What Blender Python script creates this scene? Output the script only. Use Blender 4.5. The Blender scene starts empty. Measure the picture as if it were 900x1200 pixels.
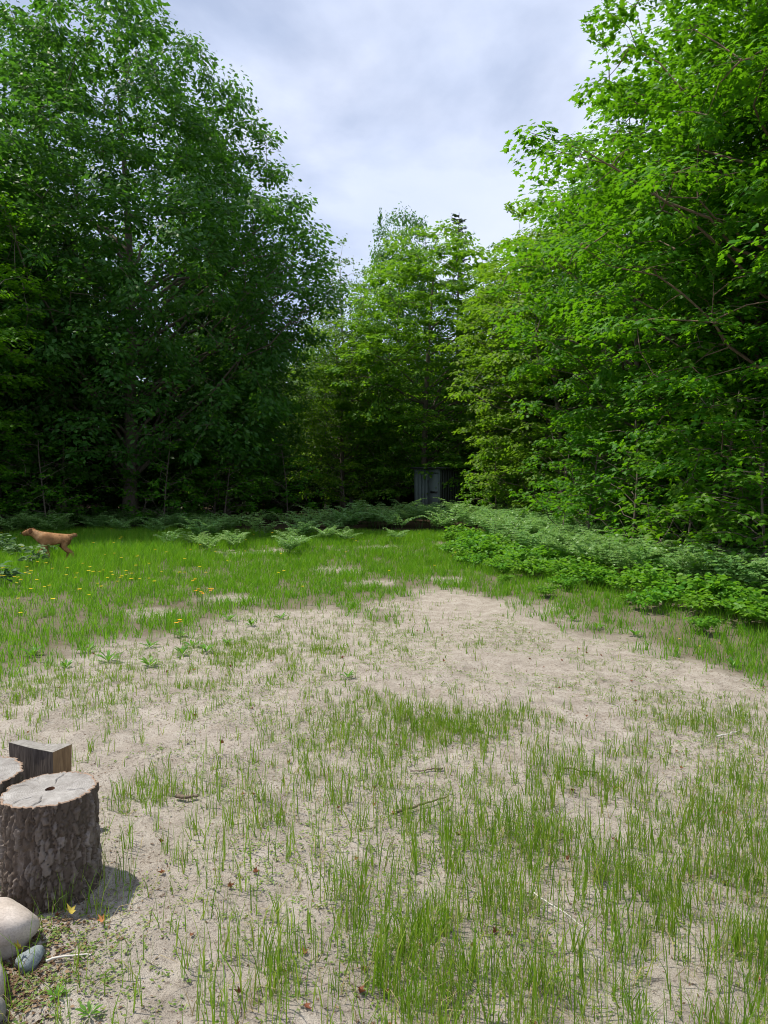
import bpy, math, random
import numpy as np
from mathutils import Vector, Matrix

SC = bpy.context.scene
COL = SC.collection
PI = math.pi
R = math.radians

# ------------------------------------------------------------------ camera
cam_data = bpy.data.cameras.new('camera')
cam_data.sensor_fit = 'VERTICAL'
cam_data.sensor_height = 36.0
cam_data.lens = 25.0
cam_data.clip_start = 0.05
cam_data.clip_end = 3000.0
cam = bpy.data.objects.new('camera', cam_data)
COL.objects.link(cam)
cam.location = (0, 0, 1.6)
cam.rotation_euler = (R(90 - 2.6), 0, 0)
SC.camera = cam

# ------------------------------------------------------------------ sun and sky
SUN_EL, SUN_AZ = 64.0, 14.0            # height, and degrees forward of straight left
sdir = Vector((-math.cos(R(SUN_EL)) * math.cos(R(SUN_AZ)),
               math.cos(R(SUN_EL)) * math.sin(R(SUN_AZ)), math.sin(R(SUN_EL))))
sun_data = bpy.data.lights.new('sun', 'SUN')
sun_data.energy = 5.0
sun_data.angle = R(0.6)
sun_data.color = (1.0, 0.94, 0.82)
sun = bpy.data.objects.new('sun', sun_data)
COL.objects.link(sun)
sun.rotation_euler = sdir.to_track_quat('Z', 'Y').to_euler()
sun.location = (-20, 10, 40)

world = bpy.data.worlds.new('World')
SC.world = world
world.use_nodes = True
wt = world.node_tree
wt.nodes.clear()
w_out = wt.nodes.new('ShaderNodeOutputWorld')
w_bg = wt.nodes.new('ShaderNodeBackground')
w_bg.inputs['Strength'].default_value = 0.10
w_sky = wt.nodes.new('ShaderNodeTexSky')
w_sky.sky_type = 'NISHITA'
w_sky.sun_disc = False
w_sky.sun_elevation = R(SUN_EL)
w_sky.sun_rotation = math.atan2(sdir.x, sdir.y)
w_sky.air_density = 1.0
w_sky.dust_density = 0.6
w_tc = wt.nodes.new('ShaderNodeTexCoord')
w_map = wt.nodes.new('ShaderNodeMapping')
w_map.inputs['Scale'].default_value = (1.0, 1.0, 1.9)
w_map.inputs['Location'].default_value = (0.35, 0.1, 0.62)
wt.links.new(w_tc.outputs['Generated'], w_map.inputs['Vector'])
w_n1 = wt.nodes.new('ShaderNodeTexNoise')
w_n1.inputs['Scale'].default_value = 2.6
w_n1.inputs['Detail'].default_value = 7.0
w_n1.inputs['Roughness'].default_value = 0.52
w_n1.inputs['Distortion'].default_value = 0.25
wt.links.new(w_map.outputs['Vector'], w_n1.inputs['Vector'])
w_r1 = wt.nodes.new('ShaderNodeValToRGB')
w_r1.color_ramp.elements[0].position = 0.36
w_r1.color_ramp.elements[0].color = (0.42, 0.42, 0.42, 1)
w_r1.color_ramp.elements[1].position = 0.58
w_r1.color_ramp.elements[1].color = (0.97, 0.97, 0.97, 1)
wt.links.new(w_n1.outputs['Fac'], w_r1.inputs['Fac'])
w_n2 = wt.nodes.new('ShaderNodeTexNoise')
w_n2.inputs['Scale'].default_value = 4.2
w_n2.inputs['Detail'].default_value = 6.0
wt.links.new(w_map.outputs['Vector'], w_n2.inputs['Vector'])
w_r2 = wt.nodes.new('ShaderNodeValToRGB')
w_r2.color_ramp.elements[0].position = 0.34
w_r2.color_ramp.elements[0].color = (6.7, 7.6, 9.8, 1)
w_r2.color_ramp.elements[1].position = 0.66
w_r2.color_ramp.elements[1].color = (7.9, 8.6, 10.5, 1)
wt.links.new(w_n2.outputs['Fac'], w_r2.inputs['Fac'])
w_skm = wt.nodes.new('ShaderNodeMix')
w_skm.data_type = 'RGBA'
w_skm.blend_type = 'MULTIPLY'
w_skm.inputs['Factor'].default_value = 1.0
wt.links.new(w_sky.outputs['Color'], w_skm.inputs['A'])
w_skm.inputs['B'].default_value = (1.15, 1.1, 1.1, 1)
w_mix = wt.nodes.new('ShaderNodeMix')
w_mix.data_type = 'RGBA'
wt.links.new(w_r1.outputs['Color'], w_mix.inputs['Factor'])
wt.links.new(w_skm.outputs['Result'], w_mix.inputs['A'])
wt.links.new(w_r2.outputs['Color'], w_mix.inputs['B'])
wt.links.new(w_mix.outputs['Result'], w_bg.inputs['Color'])
wt.links.new(w_bg.outputs['Background'], w_out.inputs['Surface'])

SC.view_settings.view_transform = 'Standard'
SC.view_settings.look = 'None'
SC.view_settings.gamma = 1.0
SC.view_settings.use_curve_mapping = False
SC.view_settings.exposure = 0.15
SC.render.engine = 'CYCLES'
SC.cycles.use_denoising = True
SC.cycles.filter_width = 1.0
SC.cycles.max_bounces = 6
SC.cycles.diffuse_bounces = 4
SC.cycles.glossy_bounces = 2
SC.cycles.transmission_bounces = 4
SC.cycles.transparent_max_bounces = 4
SC.cycles.caustics_reflective = False
SC.cycles.caustics_refractive = False

# ------------------------------------------------------------------ helpers
def mesh_np(name, V, faces, mat, smooth=False):
    """mesh from vertex array and a list of uniform face arrays"""
    V = np.asarray(V, dtype=np.float32)
    faces = [np.asarray(f, dtype=np.int32) for f in faces if len(f)]
    me = bpy.data.meshes.new(name)
    me.vertices.add(len(V))
    me.vertices.foreach_set('co', V.ravel())
    nl = sum(f.size for f in faces)
    npoly = sum(len(f) for f in faces)
    me.loops.add(nl)
    me.loops.foreach_set('vertex_index', np.concatenate([f.ravel() for f in faces]))
    me.polygons.add(npoly)
    starts, o = [], 0
    for f in faces:
        k = f.shape[1]
        starts.append(o + np.arange(len(f), dtype=np.int32) * k)
        o += f.size
    me.polygons.foreach_set('loop_start', np.concatenate(starts).astype(np.int32))
    if smooth:
        me.polygons.foreach_set('use_smooth', np.ones(npoly, dtype=bool))
    me.update(calc_edges=True)
    if mat is not None:
        me.materials.append(mat)
    return me

class Acc:
    """collects vertices and faces of several shapes into one mesh"""
    def __init__(self):
        self.v, self.f, self.n = [], {}, 0
    def add(self, V, faces):
        V = np.asarray(V, dtype=float)
        for f in faces:
            f = np.asarray(f, dtype=np.int64)
            if len(f):
                self.f.setdefault(f.shape[1], []).append(f + self.n)
        self.v.append(V)
        self.n += len(V)
    def mesh(self, name, mat, smooth=False):
        return mesh_np(name, np.concatenate(self.v), [np.concatenate(x) for x in self.f.values()], mat, smooth)

def obj(name, me, parent=None, loc=(0, 0, 0), rot=(0, 0, 0), scale=None, label=None, cat=None, group=None, kind=None):
    o = bpy.data.objects.new(name, me)
    COL.objects.link(o)
    o.location = loc
    o.rotation_euler = rot
    if scale is not None:
        o.scale = scale if hasattr(scale, '__len__') else (scale,) * 3
    if parent is not None:
        o.parent = parent
    if label: o['label'] = label
    if cat: o['category'] = cat
    if group: o['group'] = group
    if kind: o['kind'] = kind
    return o

def vrot(v, ax, ang):
    """rotate rows of v about rows of ax by ang"""
    ax = ax / np.linalg.norm(ax, axis=-1, keepdims=True)
    c, s = np.cos(ang)[..., None], np.sin(ang)[..., None]
    return v * c + np.cross(ax, v) * s + ax * (np.sum(ax * v, -1, keepdims=True)) * (1 - c)

def unit(v):
    return v / np.maximum(np.linalg.norm(v, axis=-1, keepdims=True), 1e-9)

def h2(ix, iy, seed):
    n = (ix.astype(np.int64) * 374761393 + iy.astype(np.int64) * 668265263 + seed * 1442695041) & 0xffffffff
    n = ((n ^ (n >> 13)) * 1274126177) & 0xffffffff
    n = (n ^ (n >> 16)) & 0xffffff
    return n / float(0xffffff)

def vnoise(x, y, seed=0):
    x = np.asarray(x, float); y = np.asarray(y, float)
    ix, iy = np.floor(x), np.floor(y)
    fx, fy = x - ix, y - iy
    fx = fx * fx * (3 - 2 * fx); fy = fy * fy * (3 - 2 * fy)
    a, b = h2(ix, iy, seed), h2(ix + 1, iy, seed)
    c, d = h2(ix, iy + 1, seed), h2(ix + 1, iy + 1, seed)
    return a * (1 - fx) * (1 - fy) + b * fx * (1 - fy) + c * (1 - fx) * fy + d * fx * fy

def fbm(x, y, seed=0, oct=4):
    s, a, t = 0.0, 0.5, 0.0
    for k in range(oct):
        s = s + a * vnoise(x * 2 ** k, y * 2 ** k, seed + 17 * k)
        t += a; a *= 0.5
    return s / t

def sstep(a, b, x):
    t = np.clip((x - a) / (b - a), 0, 1)
    return t * t * (3 - 2 * t)

def tube(P, rad, sides):
    P = np.asarray(P, float); rad = np.asarray(rad, float)
    n = len(P)
    T = np.gradient(P, axis=0)
    T = unit(T)
    ref = np.where(np.abs(T[:, 2:3]) > 0.9, np.array([[1.0, 0, 0]]), np.array([[0, 0, 1.0]]))
    X = unit(np.cross(ref, T)); Y = np.cross(T, X)
    a = np.arange(sides) * 2 * PI / sides
    V = P[:, None] + rad[:, None, None] * (np.cos(a)[None, :, None] * X[:, None] + np.sin(a)[None, :, None] * Y[:, None])
    i = np.arange(n - 1)[:, None] * sides
    j = np.arange(sides)[None, :]
    k = (j + 1) % sides
    F = np.stack([i + j, i + k, i + sides + k, i + sides + j], -1).reshape(-1, 4)
    return V.reshape(-1, 3), [F]

def leaves(P, A, N, S, T, F):
    """copies of a leaf template (T verts, F faces) at points P, along axis A, facing N, size S"""
    A = unit(A); X = unit(np.cross(A, N)); N = np.cross(X, A)
    V = P[:, None] + S[:, None, None] * (T[None, :, 0:1] * X[:, None] + T[None, :, 1:2] * A[:, None] + T[None, :, 2:3] * N[:, None])
    off = (np.arange(len(P)) * len(T))[:, None, None]
    return V.reshape(-1, 3), [(f[None] + off).reshape(-1, f.shape[1]) for f in F]

# leaf templates: x across, y along, z up
_ml = [(0, 0), (.36, .05), (.27, .17), (.54, .42), (.19, .47), (0, 1.0),
       (-.19, .47), (-.54, .42), (-.27, .17), (-.36, .05)]
MAPLE_T = np.array([(0, .38, .04)] + [(x, y, -.22 * abs(x) - .12 * y * y) for x, y in _ml])
_k = len(_ml)
MAPLE_F = [np.array([(0, 1 + i, 1 + (i + 1) % _k) for i in range(_k)])]
_m2 = [(0, 0), (.45, .15), (.26, .38), (.40, .72), (0, 1.0), (-.40, .72), (-.26, .38), (-.45, .15)]
TRI_T = np.array([(0, .4, .05)] + [(x, y, -.2 * abs(x) - .1 * y * y) for x, y in _m2])
TRI_F = [np.array([(0, 1 + i, 1 + (i + 1) % 8) for i in range(8)])]
OVAL_T = np.array([(0, 0, 0), (.2, .33, .05), (.17, .66, .03), (0, 1, -.08), (-.17, .66, .03), (-.2, .33, .05)])
OVAL_F = [np.array([(0, 1, 2, 3), (0, 3, 4, 5)])]
BROAD_T = OVAL_T * np.array([1.7, 1, 1.6])
DIA_T = np.array([(0, 0, 0), (.26, .5, .05), (0, 1, -.05), (-.26, .5, .05)])
DIA_F = [np.array([(0, 1, 2, 3)])]

# ------------------------------------------------------------------ materials
def new_mat(name):
    m = bpy.data.materials.new(name)
    m.use_nodes = True
    nt = m.node_tree
    nt.nodes.clear()
    out = nt.nodes.new('ShaderNodeOutputMaterial')
    return m, nt, out

def ramp(nt, fac, stops):
    r = nt.nodes.new('ShaderNodeValToRGB')
    e = r.color_ramp.elements
    while len(e) > 1: e.remove(e[-1])
    e[0].position = stops[0][0]; e[0].color = (*stops[0][1], 1)
    for p, c in stops[1:]:
        x = e.new(p); x.color = (*c, 1)
    nt.links.new(fac, r.inputs['Fac'])
    return r.outputs['Color']

def noise(nt, scale, detail=4, rough=.5, vec=None, dist=0):
    n = nt.nodes.new('ShaderNodeTexNoise')
    n.inputs['Scale'].default_value = scale
    n.inputs['Detail'].default_value = detail
    n.inputs['Roughness'].default_value = rough
    n.inputs['Distortion'].default_value = dist
    if vec is not None: nt.links.new(vec, n.inputs['Vector'])
    return n.outputs['Fac']

def mixc(nt, fac, a, b, blend='MIX'):
    m = nt.nodes.new('ShaderNodeMix')
    m.data_type = 'RGBA'; m.blend_type = blend
    for key, v in (('Factor', fac), ('A', a), ('B', b)):
        if isinstance(v, (int, float)): m.inputs[key].default_value = v
        elif isinstance(v, tuple): m.inputs[key].default_value = (*v, 1)
        else: nt.links.new(v, m.inputs[key])
    return m.outputs['Result']

def principled(nt, color, rough=.8, spec=.3):
    p = nt.nodes.new('ShaderNodeBsdfPrincipled')
    if isinstance(color, tuple): p.inputs['Base Color'].default_value = (*color, 1)
    else: nt.links.new(color, p.inputs['Base Color'])
    p.inputs['Roughness'].default_value = rough
    p.inputs['Specular IOR Level'].default_value = spec
    return p

def bump(nt, height, strength, dist, p):
    b = nt.nodes.new('ShaderNodeBump')
    b.inputs['Strength'].default_value = strength
    b.inputs['Distance'].default_value = dist
    nt.links.new(height, b.inputs['Height'])
    nt.links.new(b.outputs['Normal'], p.inputs['Normal'])
    return b

def objcoord(nt, scale=(1, 1, 1)):
    tc = nt.nodes.new('ShaderNodeTexCoord')
    mp = nt.nodes.new('ShaderNodeMapping')
    mp.inputs['Scale'].default_value = scale
    nt.links.new(tc.outputs['Object'], mp.inputs['Vector'])
    return mp.outputs['Vector']

def leaf_mat(name, c0, c1, c2, trans, tw=.4, rough=.42, spec=.45, hue_var=0.0):
    """leaf blade: reflecting face plus light let through; tone differs leaf by leaf and plant by plant"""
    m, nt, out = new_mat(name)
    geo = nt.nodes.new('ShaderNodeNewGeometry')
    c = ramp(nt, geo.outputs['Random Per Island'], [(0, c0), (.55, c1), (1, c2)])
    oi = nt.nodes.new('ShaderNodeObjectInfo')
    hs = nt.nodes.new('ShaderNodeHueSaturation')
    mr = nt.nodes.new('ShaderNodeMapRange')
    mr.inputs['To Min'].default_value = .5 - .018 - hue_var
    mr.inputs['To Max'].default_value = .5 + .012 + hue_var
    nt.links.new(oi.outputs['Random'], mr.inputs['Value'])
    nt.links.new(mr.outputs['Result'], hs.inputs['Hue'])
    nt.links.new(c, hs.inputs['Color'])
    p = principled(nt, hs.outputs['Color'], rough, spec)
    t = nt.nodes.new('ShaderNodeBsdfTranslucent')
    tc = mixc(nt, .35, trans, hs.outputs['Color'])
    nt.links.new(tc, t.inputs['Color'])
    mx = nt.nodes.new('ShaderNodeMixShader')
    mx.inputs['Fac'].default_value = tw
    nt.links.new(p.outputs['BSDF'], mx.inputs[1])
    nt.links.new(t.outputs['BSDF'], mx.inputs[2])
    nt.links.new(mx.outputs['Shader'], out.inputs['Surface'])
    return m

M = {}
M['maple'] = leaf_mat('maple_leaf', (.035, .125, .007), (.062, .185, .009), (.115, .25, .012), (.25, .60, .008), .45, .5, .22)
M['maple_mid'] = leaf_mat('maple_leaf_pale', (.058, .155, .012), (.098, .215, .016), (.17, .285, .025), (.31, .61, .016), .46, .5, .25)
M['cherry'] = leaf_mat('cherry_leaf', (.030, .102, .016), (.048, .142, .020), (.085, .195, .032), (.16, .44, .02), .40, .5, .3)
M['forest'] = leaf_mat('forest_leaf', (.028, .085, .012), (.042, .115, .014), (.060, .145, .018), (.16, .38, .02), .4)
M['birch'] = leaf_mat('birch_leaf', (.05, .125, .025), (.07, .16, .032), (.11, .20, .05), (.20, .42, .04), .4)
M['conifer'] = leaf_mat('conifer_needle', (.022, .06, .018), (.032, .08, .022), (.05, .105, .03), (.05, .12, .025), .2, .5, .3)
M['fern'] = leaf_mat('fern_leaf', (.13, .27, .075), (.18, .33, .105), (.25, .39, .15), (.36, .64, .11), .40, .36, .5)
M['shrub'] = leaf_mat('shrub_leaf', (.06, .195, .015), (.095, .255, .02), (.155, .32, .032), (.28, .62, .02), .42, .45, .3)
M['milkweed'] = leaf_mat('milkweed_leaf', (.08, .165, .06), (.11, .20, .08), (.15, .235, .11), (.18, .34, .07), .3, .55, .25)
M['rosette'] = leaf_mat('rosette_leaf', (.06, .19, .016), (.09, .24, .02), (.12, .28, .028), (.26, .55, .03), .38)
M['grass'] = leaf_mat('grass_blade', (.058, .205, .010), (.105, .285, .013), (.24, .36, .035), (.27, .64, .012), .42, .45, .25, .004)
M['grass_thin'] = leaf_mat('thin_grass_blade', (.075, .19, .014), (.125, .26, .018), (.29, .34, .055), (.31, .58, .02), .40, .45, .25, .004)
M['dry'] = leaf_mat('dry_grass', (.34, .28, .13), (.42, .36, .19), (.24, .27, .08), (.4, .36, .14), .25, .6, .2)
M['cover'] = leaf_mat('ground_cover_leaf', (.10, .19, .03), (.16, .25, .04), (.25, .27, .08), (.26, .42, .04), .3, .5, .3)
M['litter'] = leaf_mat('litter', (.16, .10, .06), (.10, .06, .035), (.28, .19, .11), (.2, .1, .04), .1, .8, .2)
M['dead_leaf'] = leaf_mat('dead_leaf', (.15, .07, .035), (.21, .095, .045), (.28, .16, .08), (.22, .09, .03), .2, .8, .15)

def flat_mat(name, col, rough=.7, spec=.3):
    m, nt, out = new_mat(name)
    n = noise(nt, 60, 3)
    c = mixc(nt, n, tuple(x * .75 for x in col), tuple(min(1, x * 1.25) for x in col))
    p = principled(nt, c, rough, spec)
    nt.links.new(p.outputs['BSDF'], out.inputs['Surface'])
    return m
M['yellow'] = flat_mat('yellow_petal', (.80, .60, .02))
M['orange'] = flat_mat('orange_petal', (.85, .42, .02))
M['stem'] = flat_mat('green_stem', (.09, .15, .04))
M['yellow_leaf'] = flat_mat('yellow_leaf', (.40, .31, .05), .7)
M['orange_leaf'] = flat_mat('orange_leaf', (.36, .15, .05), .7)
M['twig'] = flat_mat('twig_wood', (.15, .115, .085), .85, .2)
M['pale_twig'] = flat_mat('bleached_twig_wood', (.55, .52, .47), .7)
M['black'] = flat_mat('black_rubber', (.012, .012, .012), .35, .5)

def bark_mat(name, a, b, vscale=(9, 9, 2.2)):
    m, nt, out = new_mat(name)
    co = objcoord(nt, vscale)
    n1 = noise(nt, 3.0, 6, .6, co)
    n2 = noise(nt, .35, 3, .5, co)
    c = ramp(nt, n1, [(.3, a), (.7, b)])
    c = mixc(nt, n2, c, tuple(x * .8 for x in b))
    p = principled(nt, c, .9, .2)
    bump(nt, n1, .9, .03, p)
    nt.links.new(p.outputs['BSDF'], out.inputs['Surface'])
    return m
M['bark'] = bark_mat('tree_bark', (.07, .055, .042), (.20, .165, .13))
M['bark_pale'] = bark_mat('pale_tree_bark', (.10, .07, .048), (.24, .175, .12))
M['bark_birch'] = bark_mat('grey_tree_bark', (.14, .13, .11), (.33, .31, .28))

# ------------------------------------------------------------------ ground
# outline of the bare sand, metres (x right, y away)
SAND = np.array([(-3.6, 5.3), (-2.5, 6.3), (-1.95, 7.3), (-1.45, 8.6), (-.75, 8.9), (-.25, 7.9), (.45, 7.55), (.25, 8.5), (.1, 9.2),
                 (.6, 9.9), (1.1, 9.7), (1.55, 8.6), (2.1, 7.25), (2.65, 6.15), (3.35, 5.0), (6, 2.6), (7, -3), (-8, -3), (-8, 3.6)])

def poly_sd(x, y, poly):
    """signed distance, positive inside"""
    x = np.asarray(x, float); y = np.asarray(y, float)
    d = np.full(x.shape, 1e9); inside = np.zeros(x.shape, bool)
    n = len(poly)
    for i in range(n):
        ax, ay = poly[i]; bx, by = poly[(i + 1) % n]
        ex, ey = bx - ax, by - ay
        t = np.clip(((x - ax) * ex + (y - ay) * ey) / (ex * ex + ey * ey), 0, 1)
        d = np.minimum(d, (x - ax - t * ex) ** 2 + (y - ay - t * ey) ** 2)
        c = ((ay > y) != (by > y)) & (x < (bx - ax) * (y - ay) / (by - ay + 1e-12) + ax)
        inside ^= c
    d = np.sqrt(d)
    return np.where(inside, d, -d)

# bare spots inside the meadow: x, y, rx, ry
BARE = [(-3.1, 15.6, 1.3, .55), (-.95, 13.0, .55, .5), (-.2, 11.2, .5, .4), (1.0, 11.4, .35, .4), (-2.7, 8.4, .35, .3), (-2.1, 9.6, .4, .35), (-.2, 16.3, 1.2, .35), (1.35, 16.8, .3, .5)]
# grassy patches on the sand: x, y, rx, ry, weight
PATCH = [(1.35, 2.45, .95, .75, .62), (.75, 3.05, .6, .45, .45), (.13, 2.2, .22, .32, .95), (.62, 2.2, .4, .4, .75), (-.36, 2.18, .15, .2, .8), (-.1, 2.55, .12, .3, .5),
         (.35, 4.35, .75, .5, .50), (.1, 3.5, .5, .5, .2), (1.0, 3.6, .5, .5, .36), (1.5, 4.1, .13, .25, .7), (2.15, 4.7, .38, .35, .6), (-.6, 6.6, .18, .5, .45),
         (-.95, 5.6, .6, .5, .14), (-1.9, 5.1, .7, .5, .30), (-1.2, 6.4, .6, .5, .22), (-.75, 3.5, .35, .5, .12), (2.0, 3.1, .6, .7, .45), (.9, 6.6, .25, .2, .1), (-1.15, 3.5, .12, .15, .4)]

def meadow(x, y):
    """0 on bare sand, 1 in full meadow"""
    x = np.asarray(x, float); y = np.asarray(y, float)
    sd = poly_sd(x, y, SAND) + (fbm(x * 1.3, y * 1.3, 5) - .5) * 1.6 + (vnoise(x * 5, y * 5, 9) - .5) * .3
    m = (1 - sstep(-.75, .35, sd)) ** 1.3
    for bx, by, rx, ry in BARE:
        d = np.sqrt(((x - bx) / rx) ** 2 + ((y - by) / ry) ** 2) + (fbm(x * 2.5, y * 2.5, 31) - .5) * 1.7
        m = m * (.14 + .86 * sstep(.4, 1.2, d))
    return m

def patches(x, y):
    x = np.asarray(x, float); y = np.asarray(y, float)
    s = np.zeros(x.shape)
    for px, py, rx, ry, w in PATCH:
        d2 = ((x - px) / rx) ** 2 + ((y - py) / ry) ** 2
        s = np.maximum(s, w * np.exp(-d2 * .9))
    return s * (.18 + .82 * sstep(.30, .62, fbm(x * 3.1, y * 3.1, 77)))

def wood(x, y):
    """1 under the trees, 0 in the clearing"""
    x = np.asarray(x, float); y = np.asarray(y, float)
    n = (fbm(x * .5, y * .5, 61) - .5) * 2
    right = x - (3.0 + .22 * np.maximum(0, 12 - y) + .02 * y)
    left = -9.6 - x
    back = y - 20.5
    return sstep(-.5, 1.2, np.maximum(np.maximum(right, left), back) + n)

def gz(x, y):
    x = np.asarray(x, float); y = np.asarray(y, float)
    near = np.exp(-((x / 9) ** 2 + ((y - 4) / 9) ** 2))
    z = (fbm(x * .22, y * .22, 3, 2) - .5) * .22 * np.minimum(1, y * .1 + .2)
    z = z + (fbm(x * .9, y * .9, 4, 3) - .5) * .07
    return z * np.clip(y / 3.0, .15, 1)

def micro(x, y):
    z = (fbm(x * 5, y * 5, 8, 3) - .5) * .038 + (fbm(x * 17, y * 17, 12, 2) - .5) * .017
    rid = 1 - np.abs(2 * fbm(x * 3.2 + .6 * y, y * 4.2, 21, 3) - 1)
    return z + .010 * rid ** 3

def G(x, y):
    return float(gz(np.array([x]), np.array([y]))[0])

def axis(fine0, fine1, step, outer, grow=1.09):
    a = list(np.arange(fine0, fine1, step))
    s, v = step, a[-1]
    while v < outer[1]:
        s *= grow; v += s; a.append(v)
    s, v = step, a[0]; b = []
    while v > outer[0]:
        s *= grow; v -= s; b.append(v)
    return np.array(b[::-1] + a)

gx = axis(-2.0, 2.6, .024, (-900, 900))
gy = axis(1.6, 5.0, .024, (-300, 1500), 1.045)
X, Y = np.meshgrid(gx, gy)
far = sstep(60, 200, np.hypot(X, Y))
Z = gz(X, Y) * (1 - far) + micro(X, Y) * np.exp(-np.maximum(0, np.hypot(X, Y - 3) - 3) * .35)
nx, ny = len(gx), len(gy)
ii = (np.arange(ny - 1)[:, None] * nx + np.arange(nx - 1)[None]).ravel()
gF = np.stack([ii, ii + 1, ii + nx + 1, ii + nx], 1)

def ground_material():
    m, nt, out = new_mat('sandy_ground')
    tc = nt.nodes.new('ShaderNodeTexCoord')
    co = tc.outputs['Object']
    aw = nt.nodes.new('ShaderNodeAttribute'); aw.attribute_name = 'woodland'
    ag = nt.nodes.new('ShaderNodeAttribute'); ag.attribute_name = 'grassy'
    n_big = noise(nt, .9, 4, .5, co)
    n_mid = noise(nt, 7, 6, .62, co)
    n_fine = noise(nt, 55, 6, .7, co)
    n_grain = noise(nt, 260, 3, .6, co)
    sand = ramp(nt, n_mid, [(.30, (.235, .200, .165)), (.5, (.385, .340, .292)), (.70, (.50, .455, .40))])
    nb = nt.nodes.new('ShaderNodeMath'); nb.operation = 'MULTIPLY'; nb.inputs[1].default_value = .6
    nt.links.new(n_big, nb.inputs[0])
    sand = mixc(nt, nb.outputs[0], sand, (.42, .372, .322))
    grain = ramp(nt, n_grain, [(.32, (.42, .40, .37)), (.48, (1, 1, 1)), (.68, (1.32, 1.3, 1.27))])
    sand = mixc(nt, .75, sand, grain, 'MULTIPLY')
    crumbs = ramp(nt, n_fine, [(.53, (0, 0, 0)), (.64, (1, 1, 1))])
    crumbm = nt.nodes.new('ShaderNodeMath'); crumbm.operation = 'MULTIPLY'; crumbm.inputs[1].default_value = .7
    nt.links.new(crumbs, crumbm.inputs[0])
    sand = mixc(nt, crumbm.outputs[0], sand, (.13, .10, .075))
    soil = ramp(nt, n_fine, [(.3, (.075, .06, .035)), (.7, (.19, .16, .10))])
    c = mixc(nt, ag.outputs['Fac'], sand, soil)
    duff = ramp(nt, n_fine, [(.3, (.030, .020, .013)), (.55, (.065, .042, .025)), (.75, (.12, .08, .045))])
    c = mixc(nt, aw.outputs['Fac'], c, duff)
    p = principled(nt, c, .95, .12)
    add = nt.nodes.new('ShaderNodeMath'); add.operation = 'MULTIPLY_ADD'
    add.inputs[1].default_value = .35
    nt.links.new(n_grain, add.inputs[0]); nt.links.new(n_fine, add.inputs[2])
    bump(nt, add.outputs[0], .9, .02, p)
    nt.links.new(p.outputs['BSDF'], out.inputs['Surface'])
    return m
M['ground'] = ground_material()
g_me = mesh_np('ground', np.stack([X, Y, Z], -1).reshape(-1, 3), [gF], M['ground'], True)
for nm, val in (('woodland', wood(X, Y)), ('grassy', np.clip(meadow(X, Y) * .85 + patches(X, Y) * .25, 0, 1))):
    at = g_me.attributes.new(nm, 'FLOAT', 'POINT')
    at.data.foreach_set('value', val.ravel().astype(np.float32))
obj('ground', g_me, kind='structure')
def surf(x, y):
    x = np.asarray(x, float); y = np.asarray(y, float)
    i = np.clip(np.searchsorted(gx, x) - 1, 0, nx - 2); j = np.clip(np.searchsorted(gy, y) - 1, 0, ny - 2)
    fx = (x - gx[i]) / (gx[i + 1] - gx[i]); fy = (y - gy[j]) / (gy[j + 1] - gy[j])
    return (Z[j, i] * (1 - fx) + Z[j, i + 1] * fx) * (1 - fy) + (Z[j + 1, i] * (1 - fx) + Z[j + 1, i + 1] * fx) * fy
def G(x, y):
    return float(surf(np.array([x]), np.array([y]))[0])

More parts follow.
